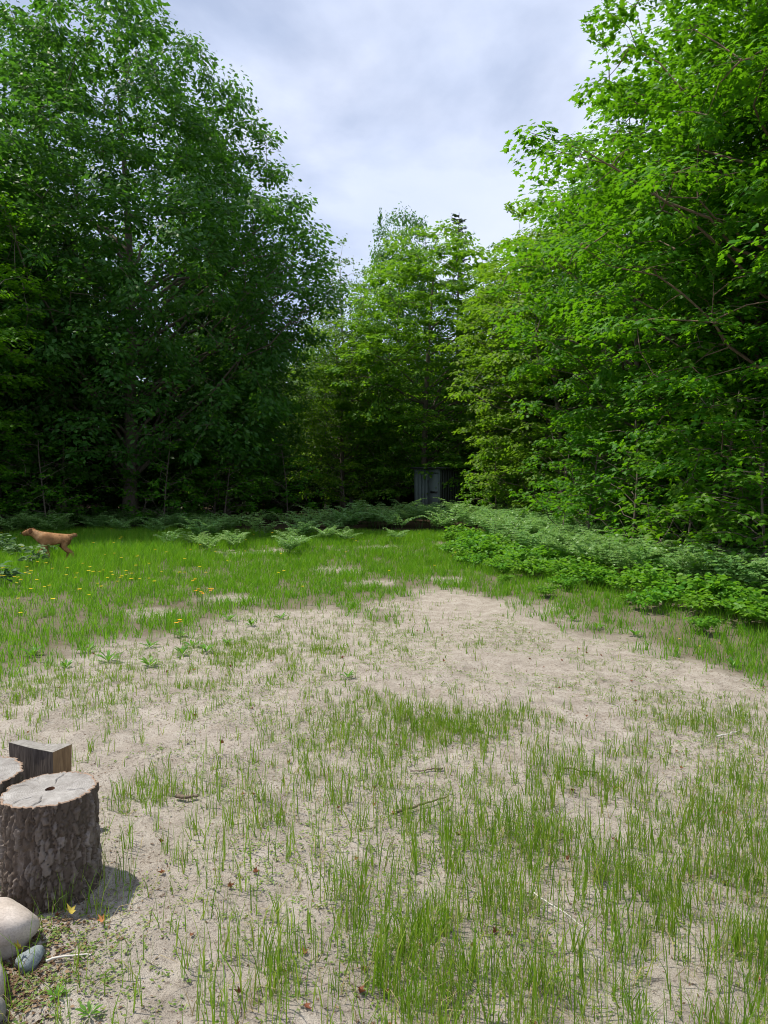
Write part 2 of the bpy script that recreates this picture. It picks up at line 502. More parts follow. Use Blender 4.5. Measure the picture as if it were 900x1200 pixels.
# ------------------------------------------------------------------ trees
def build_tree(seed, H, r0, Rr, cb, nl, prof, T, F, lsize, target, leafmat, barkmat, name, style='flat',
               rise=.45, bend=.3, extra=(), nclump=260, rc=.75, shell=.62, rough=.36, vary=.7):
    """stem, limbs reaching into the crown, and sprays of leaves set through the crown's volume"""
    rng = np.random.default_rng(seed)
    acc = Acc()
    n = 14
    t = np.linspace(0, 1, n)
    ph = rng.uniform(0, 6.28, 2)
    top = H * .93
    tx = bend * (np.sin(t * 3.1 + ph[0]) - np.sin(ph[0])) * t
    ty = bend * (np.sin(t * 2.7 + ph[1]) - np.sin(ph[1])) * t
    SP = np.stack([tx, ty, t * top - .15], 1)
    sr = r0 * (1 - t) ** .75 * .92 + .012
    sr[0] *= 1.45; sr[1] *= 1.05
    acc.add(*tube(SP, sr, 9))
    def stem(z):
        return np.array([np.interp(z, SP[:, 2], SP[:, 0]), np.interp(z, SP[:, 2], SP[:, 1]), z])
    # spray centres, spread evenly, more of them near the outside
    us = np.linspace(0, 1, 60); wv = np.array([prof(q) for q in us]) ** 1.35 + .05
    cdf = np.cumsum(wv); cdf /= cdf[-1]
    C = np.zeros((0, 3)); UU = []
    while len(C) < nclump:
        best, bd = None, -1
        for _ in range(5):
            u = float(np.interp(rng.uniform(), cdf, us)); az = rng.uniform(0, 2 * PI)
            env = prof(u) * (1 + rough * (2 * float(fbm(np.array([az * 1.6 + 40]), np.array([u * 5.]), seed + 2, 3)[0]) - 1))
            rf = 1 - shell * rng.uniform() ** 1.6
            r = Rr * env * rf
            c = np.array([math.cos(az) * r, math.sin(az) * r, cb + (H - cb) * u])
            c[:2] += stem(min(c[2], top))[:2]
            d = np.min(np.linalg.norm((C - c) * [1, 1, 1.5], axis=1)) if len(C) else 9
            if d > bd: best, bd, bu = c, d, u
        C = np.vstack([C, best]); UU.append(bu)
    for e in extra:
        C = np.vstack([C, np.array(e[:3], float)]); UU.append(.5)
    limb_pts = []
    order = np.argsort(-np.hypot(C[:, 0], C[:, 1]) + rng.uniform(0, 1.5, len(C)))
    mains = set(order[:nl].tolist())
    br = np.zeros((len(C), 3))
    for i in order[:nl]:
        c = C[i]; r = math.hypot(c[0], c[1])
        z0 = max(cb * .55 + .2, min(c[2] - r * rise * rng.uniform(.6, 1.5), top * .94))
        b = stem(z0)
        L = np.linalg.norm(c - b)
        mid = (b + c) / 2 + np.array([0, 0, .10 * L]) + rng.normal(0, .06 * L, 3)
        s = np.linspace(0, 1, 8)[:, None]
        P = (1 - s) ** 2 * b + 2 * s * (1 - s) * mid + s * s * c
        P[1:-1] += rng.normal(0, .018 * L, (6, 3))
        acc.add(*tube(P, max(.012, r0 * .26 * min(1, L / Rr)) * (1 - s[:, 0] * .85), 5))
        limb_pts.append(P[1:]); br[i] = P[-1] - P[-2]
    limb_pts.append(np.stack([stem(z) for z in np.linspace(H * .6, top, 8)]))
    LP = np.concatenate(limb_pts)
    rest = [i for i in range(len(C)) if i not in mains]
    rest.sort(key=lambda i: float(np.min(np.linalg.norm(LP - C[i], axis=1))))
    for i in rest:            # each spray joins the nearest wood grown so far
        c = C[i]
        d = np.linalg.norm(LP - c, axis=1) + .6 * np.maximum(0, LP[:, 2] - c[2])
        b = LP[np.argmin(d)]
        L = np.linalg.norm(c - b)
        m = (b + c) / 2 + np.array([0, 0, .05 * L]) + rng.normal(0, .05 * L, 3)
        acc.add(*tube(np.array([b, m, c]), np.array([.013, .009, .004]) * (.7 + .3 * L), 4))
        br[i] = c - m
        LP = np.vstack([LP, m, c])
    K = len(C)
    brh = br.copy(); brh[:, 2] *= .25
    brh = unit(brh + 1e-6)
    wgt = (1 - vary) + vary * rng.uniform(.15, 1.7, K)
    cnt = np.maximum(6, (wgt / wgt.sum() * target)).astype(int)
    rad = rc * rng.uniform(.65, 1.2, K) * np.sqrt(wgt)
    # twigs fan out of each spray centre
    tn = 7
    for i in range(K):
        ang = np.linspace(-1.7, 1.7, tn) + rng.uniform(-.25, .25, tn)
        for a_ in ang[::2]:
            d = vrot(brh[i][None], np.array([[0, 0, 1.]]), np.array([a_]))[0]
            e_ = C[i] + d * rad[i] * .75 - np.array([0, 0, .10 * rad[i]])
            acc.add(np.array([C[i] + [0, 0, .006], C[i] - [0, 0, .006], e_]), [np.array([(0, 1, 2)])])
    idx = np.repeat(np.arange(K), cnt)
    m = len(idx)
    rho = rng.uniform(.03, 1, m) ** .62
    fan = rng.choice(np.linspace(-2.3, 2.3, 9), m) + rng.normal(0, .13, m)
    up = np.repeat(np.array([[0, 0, 1.0]]), m, 0)
    D = vrot(brh[idx], up, fan)
    P = C[idx] + D * (rho * rad[idx])[:, None] * np.where(np.abs(fan) > 1.6, .65, 1.0)[:, None]
    sgn = np.where(rng.uniform(0, 1, m) < .5, 1, -1) * np.radians(rng.uniform(5, 75, m))
    Ax = vrot(D, up, sgn)
    S = lsize * rng.uniform(.45, 1.25, m)
    if style == 'flat':
        P[:, 2] += rng.normal(0, .055, m) - .22 * rho ** 2 * rad[idx]
        Ax[:, 2] -= rng.uniform(.05, .7, m)
        N = up + rng.normal(0, .36, (m, 3)) + .35 * D
    else:
        P += rng.normal(0, .06, (m, 3)) + up * rng.normal(0, .24, m)[:, None] * rad[idx][:, None]
        Ax[:, 2] -= rng.uniform(.0, 1.1, m)
        N = up * .6 + rng.normal(0, .5, (m, 3)) + .55 * D
    V, Fs = leaves(P, Ax, N, S, T, F)
    return (acc.mesh(name + '_trunk', barkmat, True), mesh_np(name + '_crown', V, Fs, leafmat))

dome = lambda u: float(np.interp(u, [0, .12, .3, .5, .7, .85, .95, 1], [.70, .92, 1.0, 1.0, .92, .74, .50, .22]))
tall = lambda u: float(np.interp(u, [0, .1, .3, .5, .7, .85, .95, 1], [.62, .85, 1.0, .98, .84, .62, .38, .14]))
slim = lambda u: float(np.interp(u, [0, .1, .3, .5, .7, .85, 1], [.5, .8, 1.0, .9, .66, .40, .08]))
big_prof = lambda u: float(np.interp(u, [0, .1, .3, .5, .65, .8, .92, 1.0], [.80, .94, 1.0, 1.0, .95, .86, .70, .46]))

V_ = {}
edge = lambda u: float(np.interp(u, [0, .1, .25, .4, .55, .7, .85, .95, 1], [.45, .58, .80, .98, 1.0, .82, .56, .32, .12]))
V_['maple1'] = build_tree(11, 12.2, .12, 3.4, 1.5, 28, edge, MAPLE_T, MAPLE_F, .102, 46000, M['maple'], M['bark_pale'], 'maple_a', nclump=330, rc=.66,
                          extra=[(-4.15, -1.0, 6.35), (-3.75, -.8, 6.2), (-2.9, -1.6, 3.7), (-3.3, -.4, 5.0)])
V_['maple2'] = build_tree(23, 10.6, .11, 2.9, .9, 26, edge, TRI_T, TRI_F, .108, 31000, M['maple'], M['bark'], 'maple_b', nclump=270, rc=.62)
V_['maple3'] = build_tree(37, 13.0, .15, 3.6, 1.2, 34, dome, BROAD_T, OVAL_F, .155, 50000, M['maple_mid'], M['bark'], 'maple_c', nclump=470, rc=.68)
V_['maple4'] = build_tree(41, 9.8, .12, 2.9, .9, 28, tall, BROAD_T, OVAL_F, .145, 25000, M['maple_mid'], M['bark'], 'maple_d', nclump=280, rc=.64)
V_['cherry'] = build_tree(53, 18.5, .29, 6.1, 2.7, 48, big_prof, DIA_T, DIA_F, .215, 138000, M['cherry'], M['bark'], 'cherry', 'hang',
                          rise=.75, bend=.35, nclump=900, rc=.84, shell=.55, rough=.46, vary=.9)
V_['cherry2'] = build_tree(59, 14.5, .17, 3.8, 1.8, 34, tall, DIA_T, DIA_F, .20, 42000, M['cherry'], M['bark'], 'cherry_b', 'hang', nclump=330, rc=.80)
V_['birch'] = build_tree(61, 12.4, .10, 2.1, 1.3, 28, slim, BROAD_T, OVAL_F, .105, 15000, M['birch'], M['bark_birch'], 'birch', 'hang', rise=1.1, nclump=230, rc=.55)
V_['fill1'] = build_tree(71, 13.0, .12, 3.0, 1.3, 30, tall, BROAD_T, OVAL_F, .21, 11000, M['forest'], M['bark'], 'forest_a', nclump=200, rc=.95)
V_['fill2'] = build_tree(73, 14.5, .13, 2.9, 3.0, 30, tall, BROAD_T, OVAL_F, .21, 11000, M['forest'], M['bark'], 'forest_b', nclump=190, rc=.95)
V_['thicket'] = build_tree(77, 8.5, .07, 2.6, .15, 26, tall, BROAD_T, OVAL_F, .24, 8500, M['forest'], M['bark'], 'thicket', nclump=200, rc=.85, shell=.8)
V_['sap1'] = build_tree(81, 3.4, .022, 1.25, .35, 14, tall, MAPLE_T, MAPLE_F, .125, 1500, M['maple'], M['bark'], 'sapling_a', bend=.12, nclump=42, rc=.42)
V_['sap2'] = build_tree(83, 2.3, .016, 1.0, .2, 12, dome, MAPLE_T, MAPLE_F, .115, 1000, M['maple'], M['bark'], 'sapling_b', bend=.1, nclump=30, rc=.38)

def build_conifer(seed, H, Rr, name):
    rng = np.random.default_rng(seed)
    acc = Acc(); la = Acc()
    t = np.linspace(0, 1, 10)
    acc.add(*tube(np.stack([0 * t, .05 * np.sin(t * 5), t * H - .1], 1), .15 * (1 - t) + .012, 8))
    for i in range(int(H * 13)):
        u = .12 + .865 * rng.uniform() ** .8; z = u * H
        L = Rr * (1 - u) ** .8 * rng.uniform(.65, 1.1) + .22
        az = rng.uniform(0, 6.283)
        s = np.linspace(0, 1, 6)[:, None]
        d = np.array([math.cos(az), math.sin(az), 0])
        P = np.array([0, 0, z]) + d * s * L + np.array([0, 0, 1]) * (-.12 * L * s + .22 * L * s ** 2 + .12 * s)
        acc.add(*tube(P, .014 * (1 - .8 * s[:, 0]), 3))
        m = int(22 * L + 16)
        q = rng.uniform(.05, 1, m)
        pp = np.array([0, 0, z]) + d * (q * L)[:, None] + np.array([[0, 0, 1.]]) * (-.12 * L * q + .22 * L * q ** 2 + .12 * q)[:, None]
        dd = vrot(np.repeat(d[None], m, 0), np.repeat(np.array([[0, 0, 1.]]), m, 0), np.where(rng.uniform(0, 1, m) < .5, 1, -1) * np.radians(rng.uniform(20, 80, m)))
        dd[:, 2] += rng.normal(-.02, .25, m)
        la.add(*leaves(pp, dd, np.array([[0, 0, 1.]]) + rng.normal(0, .5, (m, 3)), rng.uniform(.10, .24, m) * (.7 + .5 * (1 - q)), DIA_T * np.array([.65, 1, 1]), DIA_F))
    return acc.mesh(name + '_trunk', M['bark'], True), la.mesh(name + '_crown', M['conifer'])
V_['conifer'] = build_conifer(91, 17.0, 2.3, 'conifer_a')
V_['conifer2'] = build_conifer(95, 15.0, 1.9, 'conifer_b')

def place_tree(name, var, x, y, rot, scale, label, cat='tree', group=None, zs=1.0):
    e = obj(name, None, None, (x, y, G(x, y)), (0, 0, R(rot)), (scale, scale, scale * zs), label, cat, group)
    tr, cr = V_[var]
    obj('trunk', tr, e)
    obj('crown', cr, e, kind='stuff')
    return e

# trees one can tell apart
place_tree('cherry_tree', 'cherry', -8.75, 24.5, 40, .90, 'huge dark green broad-crowned tree standing tallest at the clearing corner, thick bare lower trunk', zs=1.0)
place_tree('cherry_tree', 'cherry2', -6.4, 29.0, 200, .80, 'medium dark green tree tucked between the huge broad tree and the slim birch')
place_tree('maple_tree', 'maple2', -12.0, 18.8, 75, 1.05, 'bright yellow-green maple in front of the huge broad tree, its branches reaching the meadow edge')
place_tree('birch_tree', 'birch', -1.55, 34.0, 10, 1.03, 'slim airy pale birch with feathery top beside the dark gap in the woods')
place_tree('birch_tree', 'birch', -3.0, 37.0, 130, .88, 'smaller slim birch half hidden behind the airy pale birch')
place_tree('maple_tree', 'maple4', -1.9, 32.2, 60, .92, 'low full maple filling the gap between the slim birch and the shed')
place_tree('maple_tree', 'maple3', 1.8, 31.9, 15, 1.06, 'rounded yellow-green maple overhanging the small grey shed', zs=.92)
place_tree('cherry_tree', 'cherry2', .75, 38.5, 0, .66, 'dark narrow-topped tree rising behind the rounded maple by the shed', zs=1.66)
place_tree('conifer_tree', 'conifer2', 4.2, 41.0, 90, 1.12, 'dark conifer with a thin pointed leader rising behind the shed')
place_tree('maple_tree', 'maple4', 5.9, 23.5, 120, .98, 'small pale green maple to the right of the shed, with low spreading branches')
place_tree('maple_tree', 'maple3', 6.6, 27.0, 220, .9, 'full pale maple behind the small maple beside the shed')
place_tree('maple_tree', 'maple2', 6.0, 16.8, 190, 1.0, 'vivid green maple in full sun above the pale bracken bank')
place_tree('maple_tree', 'maple1', 6.25, 11.0, 0, 1.0, 'tall vivid maple with a pale brown trunk and one branch stretched into the open sky')
place_tree('maple_tree', 'maple2', 7.3, 8.6, 300, .92, 'shady maple with layered boughs behind the leafy shrubs at the sand edge')
place_tree('maple_tree', 'maple1', 8.6, 14.2, 150, 1.02, 'tall dark maple rising behind the maple with the stretched branch')
place_tree('maple_tree', 'maple2', 7.9, 11.2, 40, 1.0, 'leafy maple filling the shade between the stretched-branch maple and the layered shady maple')
place_tree('maple_tree', 'maple2', 7.0, 13.4, 250, 1.08, 'dense maple backing the gap between the sunny maple and the stretched-branch maple')

# the rest of the wood, deep behind the edge
rng = np.random.default_rng(5)
spots = []
def fill(x0, x1, y0, y1, n, dmin, keep=lambda x, y: True):
    tries = 0; got = 0
    while got < n and tries < n * 60:
        tries += 1
        x, y = rng.uniform(x0, x1), rng.uniform(y0, y1)
        if not keep(x, y): continue
        if any((x - a) ** 2 + (y - b) ** 2 < dmin * dmin for a, b, _ in spots): continue
        spots.append((x, y, 0)); got += 1
fill(-24, -10.5, 21, 42, 26, 2.6, lambda x, y: math.hypot(x + 8.4, y - 24.5) > 3.2 and x < -.50 * y + 1.5)
n_left = len(spots)
fill(-10, 7, 35, 52, 26, 2.5, lambda x, y: math.hypot(x - 1.7, y - 31.9) > 3.4 and (y > 41 or x < -6))
n_back = len(spots)
fill(7.5, 24, 9, 44, 40, 2.5, lambda x, y: math.hypot(x - 8.6, y - 14.2) > 2 and math.hypot(x - 7.2, y - 8.4) > 2)
for i, (x, y, _) in enumerate(spots):
    if i < n_left: g, lab = 'forest trees on the left', 'slender forest tree in deep shade behind the huge broad-crowned tree'
    elif i < n_back: g, lab = 'forest trees at the back', 'slender forest tree in deep shade behind the shed and the birches'
    else: g, lab = 'forest trees on the right', 'slender forest tree in deep shade behind the vivid maples'
    hs = 1.0 if i < n_left else (.74 if i < n_back else .95)
    place_tree('forest_tree', ('fill1', 'fill2')[i % 2], x, y, rng.uniform(0, 360), hs * rng.uniform(.85, 1.08), lab, 'tree', g)
for k in range(46):
    a = R(-42 + 84 * (k + rng.uniform(-.3, .3)) / 45)
    d = rng.uniform(50, 58)
    place_tree('forest_tree', 'thicket', d * math.sin(a), d * math.cos(a), rng.uniform(0, 360), rng.uniform(1.0, 1.3),
               'far bushy forest tree closing the view deep between the trunks', 'tree', 'farthest forest trees')
# bushy undergrowth trees inside the wood
UND = [(-15.5, 21.5), (-13.5, 25.5), (-17, 27), (-12.2, 29), (-15.5, 31.5), (-9.6, 29.5), (-7.6, 32.5), (-11, 34.5), (-5.6, 35.5), (-19, 33), (-3.8, 41), (-.8, 42.5), (-8, 38)]
for k, (x, y) in enumerate(UND):
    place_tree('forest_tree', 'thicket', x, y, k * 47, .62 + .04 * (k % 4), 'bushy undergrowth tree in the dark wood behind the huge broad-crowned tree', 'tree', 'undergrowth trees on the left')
UNR = [(8.3, 22), (10.5, 18.5), (9.8, 11.8), (12.5, 14.5), (13.5, 20.5), (8.0, 30.5), (5.2, 33.5), (11.0, 26), (14.5, 25.5), (10.5, 9.0), (15, 31), (7.4, 18.6), (3.6, 36)]
for k, (x, y) in enumerate(UNR):
    place_tree('forest_tree', 'thicket', x, y, k * 59, .55 + .04 * (k % 4), 'bushy undergrowth tree in the dark wood behind the vivid maples', 'tree', 'undergrowth trees on the right')

# saplings under the edge
SAPL = [(-9.8, 20.6, 'sap1', .9), (-11.0, 19.4, 'sap2', 1.0), (-7.0, 22.6, 'sap1', 1.0), (-5.4, 24.0, 'sap2', 1.1), (-3.6, 26.5, 'sap1', .9), (-1.6, 29.5, 'sap2', 1.0),
        (-10.2, 22.8, 'sap1', 1.3), (-6.2, 26.0, 'sap1', 1.25)]
for k, (x, y, v, s) in enumerate(SAPL):
    place_tree('sapling', v, x, y, k * 71, s, 'leafy sapling growing in the shade beneath the huge broad-crowned tree', 'sapling', 'saplings below the broad tree')
SAPR = [(3.9, 24.6, 'sap1', .9), (5.2, 20.5, 'sap1', 1.0), (5.0, 18.4, 'sap2', 1.1), (4.9, 14.0, 'sap1', .95), (5.3, 12.4, 'sap2', 1.1),
        (5.9, 9.6, 'sap1', .8), (5.5, 10.2, 'sap1', .85), (5.1, 9.4, 'sap2', .9), (5.3, 11.2, 'sap1', 1.0), (4.6, 16.0, 'sap2', 1.1), (6.0, 15.6, 'sap1', 1.2), (6.8, 12.2, 'sap1', 1.1), (7.0, 10.0, 'sap2', 1.2), (4.7, 26.8, 'sap2', 1.1)]
for k, (x, y, v, s) in enumerate(SAPR):
    place_tree('sapling', v, x, y, k * 53 + 20, s, 'leafy maple sapling in the shade behind the bracken bank', 'sapling', 'saplings behind the bracken')

# ------------------------------------------------------------------ shed
def box_acc(acc, x0, x1, y0, y1, z0, z1, bev=0.0):
    V = np.array([(x, y, z) for z in (z0, z1) for y in (y0, y1) for x in (x0, x1)], float)
    F = np.array([(0, 2, 3, 1), (4, 5, 7, 6), (0, 1, 5, 4), (2, 6, 7, 3), (0, 4, 6, 2), (1, 3, 7, 5)])
    acc.add(V, [F])
def box_mesh(name, mat, *b):
    a = Acc(); box_acc(a, *b); return a.mesh(name, mat)
def board_mat(name, col):
    m, nt, out = new_mat(name)
    co = objcoord(nt, (6, 6, 1.2))
    n1 = noise(nt, 4, 5, .6, co)
    c = ramp(nt, n1, [(.3, tuple(x * .88 for x in col)), (.7, tuple(x * 1.08 for x in col))])
    p = principled(nt, c, .7, .3)
    bump(nt, n1, .3, .01, p)
    nt.links.new(p.outputs['BSDF'], out.inputs['Surface'])
    return m
M['shed'] = board_mat('painted_grey_board', (.12, .148, .142))
M['shed_shade'] = board_mat('shade_toned_board', (.055, .06, .055))  # darker copy of the front board; the side wall's shade is in its colour
shed = obj('shed', None, None, (2.22, 28.4, G(2.22, 28.4)), (0, 0, R(-43)), (1, 1, 1.06),
           'small grey wooden shed with a plain door under the overhanging maple', 'shed')
W = 1.33
# near corner at the origin; front wall runs to -x, side wall runs to +y
for k in range(4):      # boards of the front wall beside and above the door
    x1 = -.62 - k * .1775
    obj('front_board', box_mesh('front_board', M['shed'], x1 - .1755, x1, 0, .03, 0, 1.9), shed)
obj('front_board', box_mesh('front_board', M['shed'], -.618, -.002, 0, .03, 1.74, 1.9), shed)
door = obj('door', box_mesh('door', M['shed'], -.61, -.06, -.012, .02, .06, 1.73), shed)
obj('latch', box_mesh('latch', M['black'], -.45, -.09, -.045, -.013, 1.0, 1.07), door)
obj('hinge', box_mesh('hinge', M['black'], -.608, -.57, -.02, -.0125, 1.4, 1.5), door)
obj('hinge', box_mesh('hinge', M['black'], -.608, -.57, -.02, -.0125, .3, .4), door)
obj('corner_post', box_mesh('corner_post', M['shed'], -.058, 0, -.01, .06, 0, 1.9), shed)
for k in range(8):
    y0 = .062 + k * .16
    obj('side_board', box_mesh('side_board', M['shed_shade'], -.032, -.002, y0, y0 + .157, 0, 1.9), shed)
obj('back_wall', box_mesh('back_wall', M['shed_shade'], -W, -.035, W - .03, W, 0, 1.9), shed)
obj('far_wall', box_mesh('far_wall', M['shed_shade'], -W, -W + .03, .032, W - .032, 0, 1.9), shed)
a = Acc()
a.add(np.array([(-W - .10, -.13, 1.93), (.09, -.13, 1.93), (.09, W + .1, 1.903), (-W - .10, W + .1, 1.903),
                (-W - .10, -.13, 1.99), (.09, -.13, 1.99), (.09, W + .1, 1.96), (-W - .10, W + .1, 1.96)]),
      [np.array([(0, 3, 2, 1), (4, 5, 6, 7), (0, 1, 5, 4), (1, 2, 6, 5), (2, 3, 7, 6), (3, 0, 4, 7)])])
obj('roof', a.mesh('roof', M['shed_shade']), shed)

# ------------------------------------------------------------------ ferns, shrubs and weeds
def fern_mesh(seed, nf, name):
    rng = np.random.default_rng(seed)
    st = Acc(); la = Acc()
    for k in range(nf):
        az = k * 2.4 + rng.uniform(-.4, .4)
        h = rng.uniform(.34, .62); L = rng.uniform(.42, .66)
        d = np.array([math.cos(az), math.sin(az), 0]); side = np.array([-d[1], d[0], 0])
        s = np.linspace(0, 1, 9)
        b = d * rng.uniform(.02, .10)
        # stalk rises, then the blade leans over
        zz = np.interp(s, [0, .35, .6, .85, 1], [0, h * .50, h * .85, h * 1.08, h * 1.06])
        rr = np.interp(s, [0, .35, .6, 1], [0, .06, .18, .18 + L * .60])
        P = b + d * rr[:, None] + np.array([0, 0, 1.]) * zz[:, None]
        st.add(*tube(P, np.linspace(.006, .0015, 9), 4))
        npn = 10
        qs = np.linspace(.36, .985, npn)
        for q in qs:
            f = (q - .36) / .625
            pl = L * .46 * (1 - f) ** .85 + .02
            k0 = min(7, int(q * 8)); ff = q * 8 - k0
            a = P[k0] * (1 - ff) + P[k0 + 1] * ff
            tg = unit(P[k0 + 1] - P[k0])
            for sd in (-1, 1):
                pd = unit(side * sd * .9 + tg * .45 + np.array([0, 0, rng.uniform(-.12, .08)]))
                m = max(3, int(pl / .028))
                t = (np.arange(m) + .6) / m
                pp = a + pd * (t * pl)[:, None] - np.array([0, 0, 1.]) * (.25 * pl * t ** 2)[:, None]
                perp = unit(np.cross(np.array([0, 0, 1.]), pd))
                ll = (.05 * (1 - .75 * t) * (.4 + pl / L * 1.6) + .008)
                for s2 in (-1, 1):
                    ax = unit(perp * s2 + pd * .55)[None] + rng.normal(0, .08, (m, 3))
                    la.add(*leaves(pp, ax, np.array([[0, 0, 1.]]) + rng.normal(0, .45, (m, 3)), ll * 1.15 * rng.uniform(.85, 1.2, m), DIA_T * np.array([1.7, 1, 1]), DIA_F))
    return st.mesh(name + '_stem', M['stem']), la.mesh(name + '_leaf', M['fern'])
FERN = [fern_mesh(200 + i, n, 'fern_%d' % i) for i, n in enumerate((5, 6, 4, 7))]

def bush_mesh(seed, H, Rr, nst, lsize, per, T, F, mat, name):
    rng = np.random.default_rng(seed)
    st = Acc(); la = Acc()
    for k in range(nst):
        az = k * 2.4 + rng.uniform(-.6, .6)
        d = np.array([math.cos(az), math.sin(az), 0])
        r1 = Rr * math.sqrt(rng.uniform(.05, 1)); h = H * rng.uniform(.65, 1.08) * (1 - .35 * (r1 / Rr) ** 2)
        s = np.linspace(0, 1, 6)[:, None]
        P = d * r1 * s ** 1.5 + np.array([0, 0, h]) * (1 - (1 - s) ** 1.6) + d * .03
        st.add(*tube(P, np.linspace(.004, .0015, 6), 3))
        m = per
        q = rng.uniform(.3, 1, m) ** .8
        pos = np.stack([np.interp(q, s[:, 0], P[:, i]) for i in range(3)], 1)
        az2 = rng.uniform(0, 6.28, m)
        ax = np.stack([np.cos(az2), np.sin(az2), rng.uniform(-.35, .35, m)], 1)
        pos = pos + unit(ax) * rng.uniform(.01, .09, m)[:, None]
        N = np.array([[0, 0, 1.]]) + rng.normal(0, .5, (m, 3)) + .3 * unit(ax)
        la.add(*leaves(pos, ax, N, lsize * rng.uniform(.6, 1.2, m), T, F))
    return st.mesh(name + '_stem', M['stem']), la.mesh(name + '_leaf', mat)
BUSH = [bush_mesh(300 + i, .46, .36, 15, .085, 26, BROAD_T, OVAL_F, M['shrub'], 'shrub_%d' % i) for i in range(4)]
MILK = [bush_mesh(330 + i, .50, .13, 4, .13, 17, OVAL_T * np.array([1.2, 1, 1]), OVAL_F, M['milkweed'], 'milkweed_%d' % i) for i in range(2)]

def plant(name, pair, x, y, rot, s, label, cat, group):
    e = obj(name, None, None, (x, y, G(x, y) - .01), (0, 0, rot), s, label, cat, group)
    obj('stem', pair[0], e)
    obj('foliage', pair[1], e, kind='stuff')
    return e

rng = np.random.default_rng(17)
# right-hand bank: leafy shrubs in front, bracken behind; edge line of the clearing
def edge_x(y):
    return float(np.interp(y, [4.5, 6.4, 7.7, 9.3, 11, 13, 15, 17, 19, 24], [4.3, 3.75, 3.35, 2.75, 2.2, 1.75, 1.45, 1.3, 1.4, 1.8]))
cnt = 0
y = 4.9
while y < 18:
    for row in range(4):
        x = edge_x(y) + row * .50 + rng.uniform(-.2, .2)
        yy = y + rng.uniform(-.2, .2)
        if row == 0:
            x += rng.uniform(-.35, .25)
            if rng.uniform() < .3: continue
        if row < 3 or yy < 8.5:
            plant('shrub', BUSH[cnt % 4], x, yy, rng.uniform(0, 6.28), rng.uniform(.6, 1.08) * (rng.uniform(.45, .95) if row == 0 else 1.0),
                  'low leafy green shrub in the sunny bank between grass and bracken', 'shrub', 'leafy shrubs along the grass edge')
            cnt += 1
    y += .46
cnt = 0
y = 6.0
while y < 20:
    for row in range(4):
        x = edge_x(y) + 1.55 + row * .52 + rng.uniform(-.25, .25)
        yy = y + rng.uniform(-.25, .25)
        plant('fern', FERN[cnt % 4], x, yy, rng.uniform(0, 6.28), rng.uniform(.85, 1.25),
              'pale green bracken fern on the bank below the vivid maples', 'fern', 'bracken on the maple bank')
        cnt += 1
    y += .44
for k in range(46):     # ferns in front of the shed
    x = rng.uniform(-1.4, 4.4); y = rng.uniform(18.6, 27.3)
    plant('fern', FERN[k % 4], x, y, rng.uniform(0, 6.28), rng.uniform(1.0, 1.5),
          'bracken fern in dappled light in front of the small grey shed', 'fern', 'bracken in front of the shed')
for k in range(80):     # shaded ferns below the broad tree
    x = rng.uniform(-12.5, -1.2); y = rng.uniform(18.6 if x < -5 else 18.2, 25.5)
    plant('fern', FERN[k % 4], x, y, rng.uniform(0, 6.28), rng.uniform(.8, 1.25),
          'shaded bracken fern at the foot of the huge broad-crowned tree', 'fern', 'bracken below the broad tree')
for k, (x, y) in enumerate([(-5.0, 16.6), (-4.55, 16.9), (-4.0, 16.2), (-3.55, 16.5), (-3.3, 15.8), (-2.2, 16.3), (-1.9, 15.9), (-2.0, 14.9), (-3.75, 15.2), (-.9, 17.0), (.3, 17.2), (-1.4, 17.3)]):
    plant('fern', FERN[k % 4], x, y, k * 1.7, .72, 'short pale fern standing alone at the bare strip behind the meadow', 'fern', 'lone ferns by the bare strip')
for k, (x, y, s) in enumerate([(-5.45, 10.1, 1.0), (-6.25, 12.7, .95), (-7.4, 14.3, 1.0), (-7.9, 14.9, 1.05), (-7.05, 14.9, .9), (-8.3, 15.4, 1.0), (-5.75, 10.3, .8)]):
    plant('milkweed', MILK[k % 2], x, y, k * 1.3, s, 'upright grey-green broad-leaved weed among yellow flowers in the meadow', 'weed', 'grey-green weeds in the meadow')

# ------------------------------------------------------------------ grass
def blades(P, H, W_, lean, rng):
    n = len(P)
    az = rng.uniform(0, 6.283, n); fa = rng.uniform(0, 6.283, n)
    d = np.stack([np.cos(az), np.sin(az), 0 * az], 1); w = np.stack([np.cos(fa), np.sin(fa), 0 * az], 1) * (W_ / 2)[:, None]
    up = np.array([[0, 0, 1.]])
    l = lean[:, None] * d * H[:, None]
    p1 = P + up * (H * .52)[:, None] + l * .28
    p2 = P + up * (H * (1 - .3 * lean ** 2))[:, None] + l
    V = np.stack([P - w, P + w, p1 + w * .85, p1 - w * .85, p2], 1).reshape(-1, 3)
    o = (np.arange(n) * 5)[:, None]
    return V, [o + np.array([[0, 1, 2, 3]]), o + np.array([[3, 2, 4]])]

def scatter(x0, x1, y0, y1, n, dens, rng):
    x = rng.uniform(x0, x1, n); y = rng.uniform(y0, y1, n)
    k = rng.uniform(0, 1, n) < dens(x, y)
    return x[k], y[k]

def with_z(x, y, dz=0.0):
    return np.stack([x, y, surf(x, y) + dz], 1)

rng = np.random.default_rng(29)
in_view = lambda x, y: np.abs(x) < .62 * y + .9
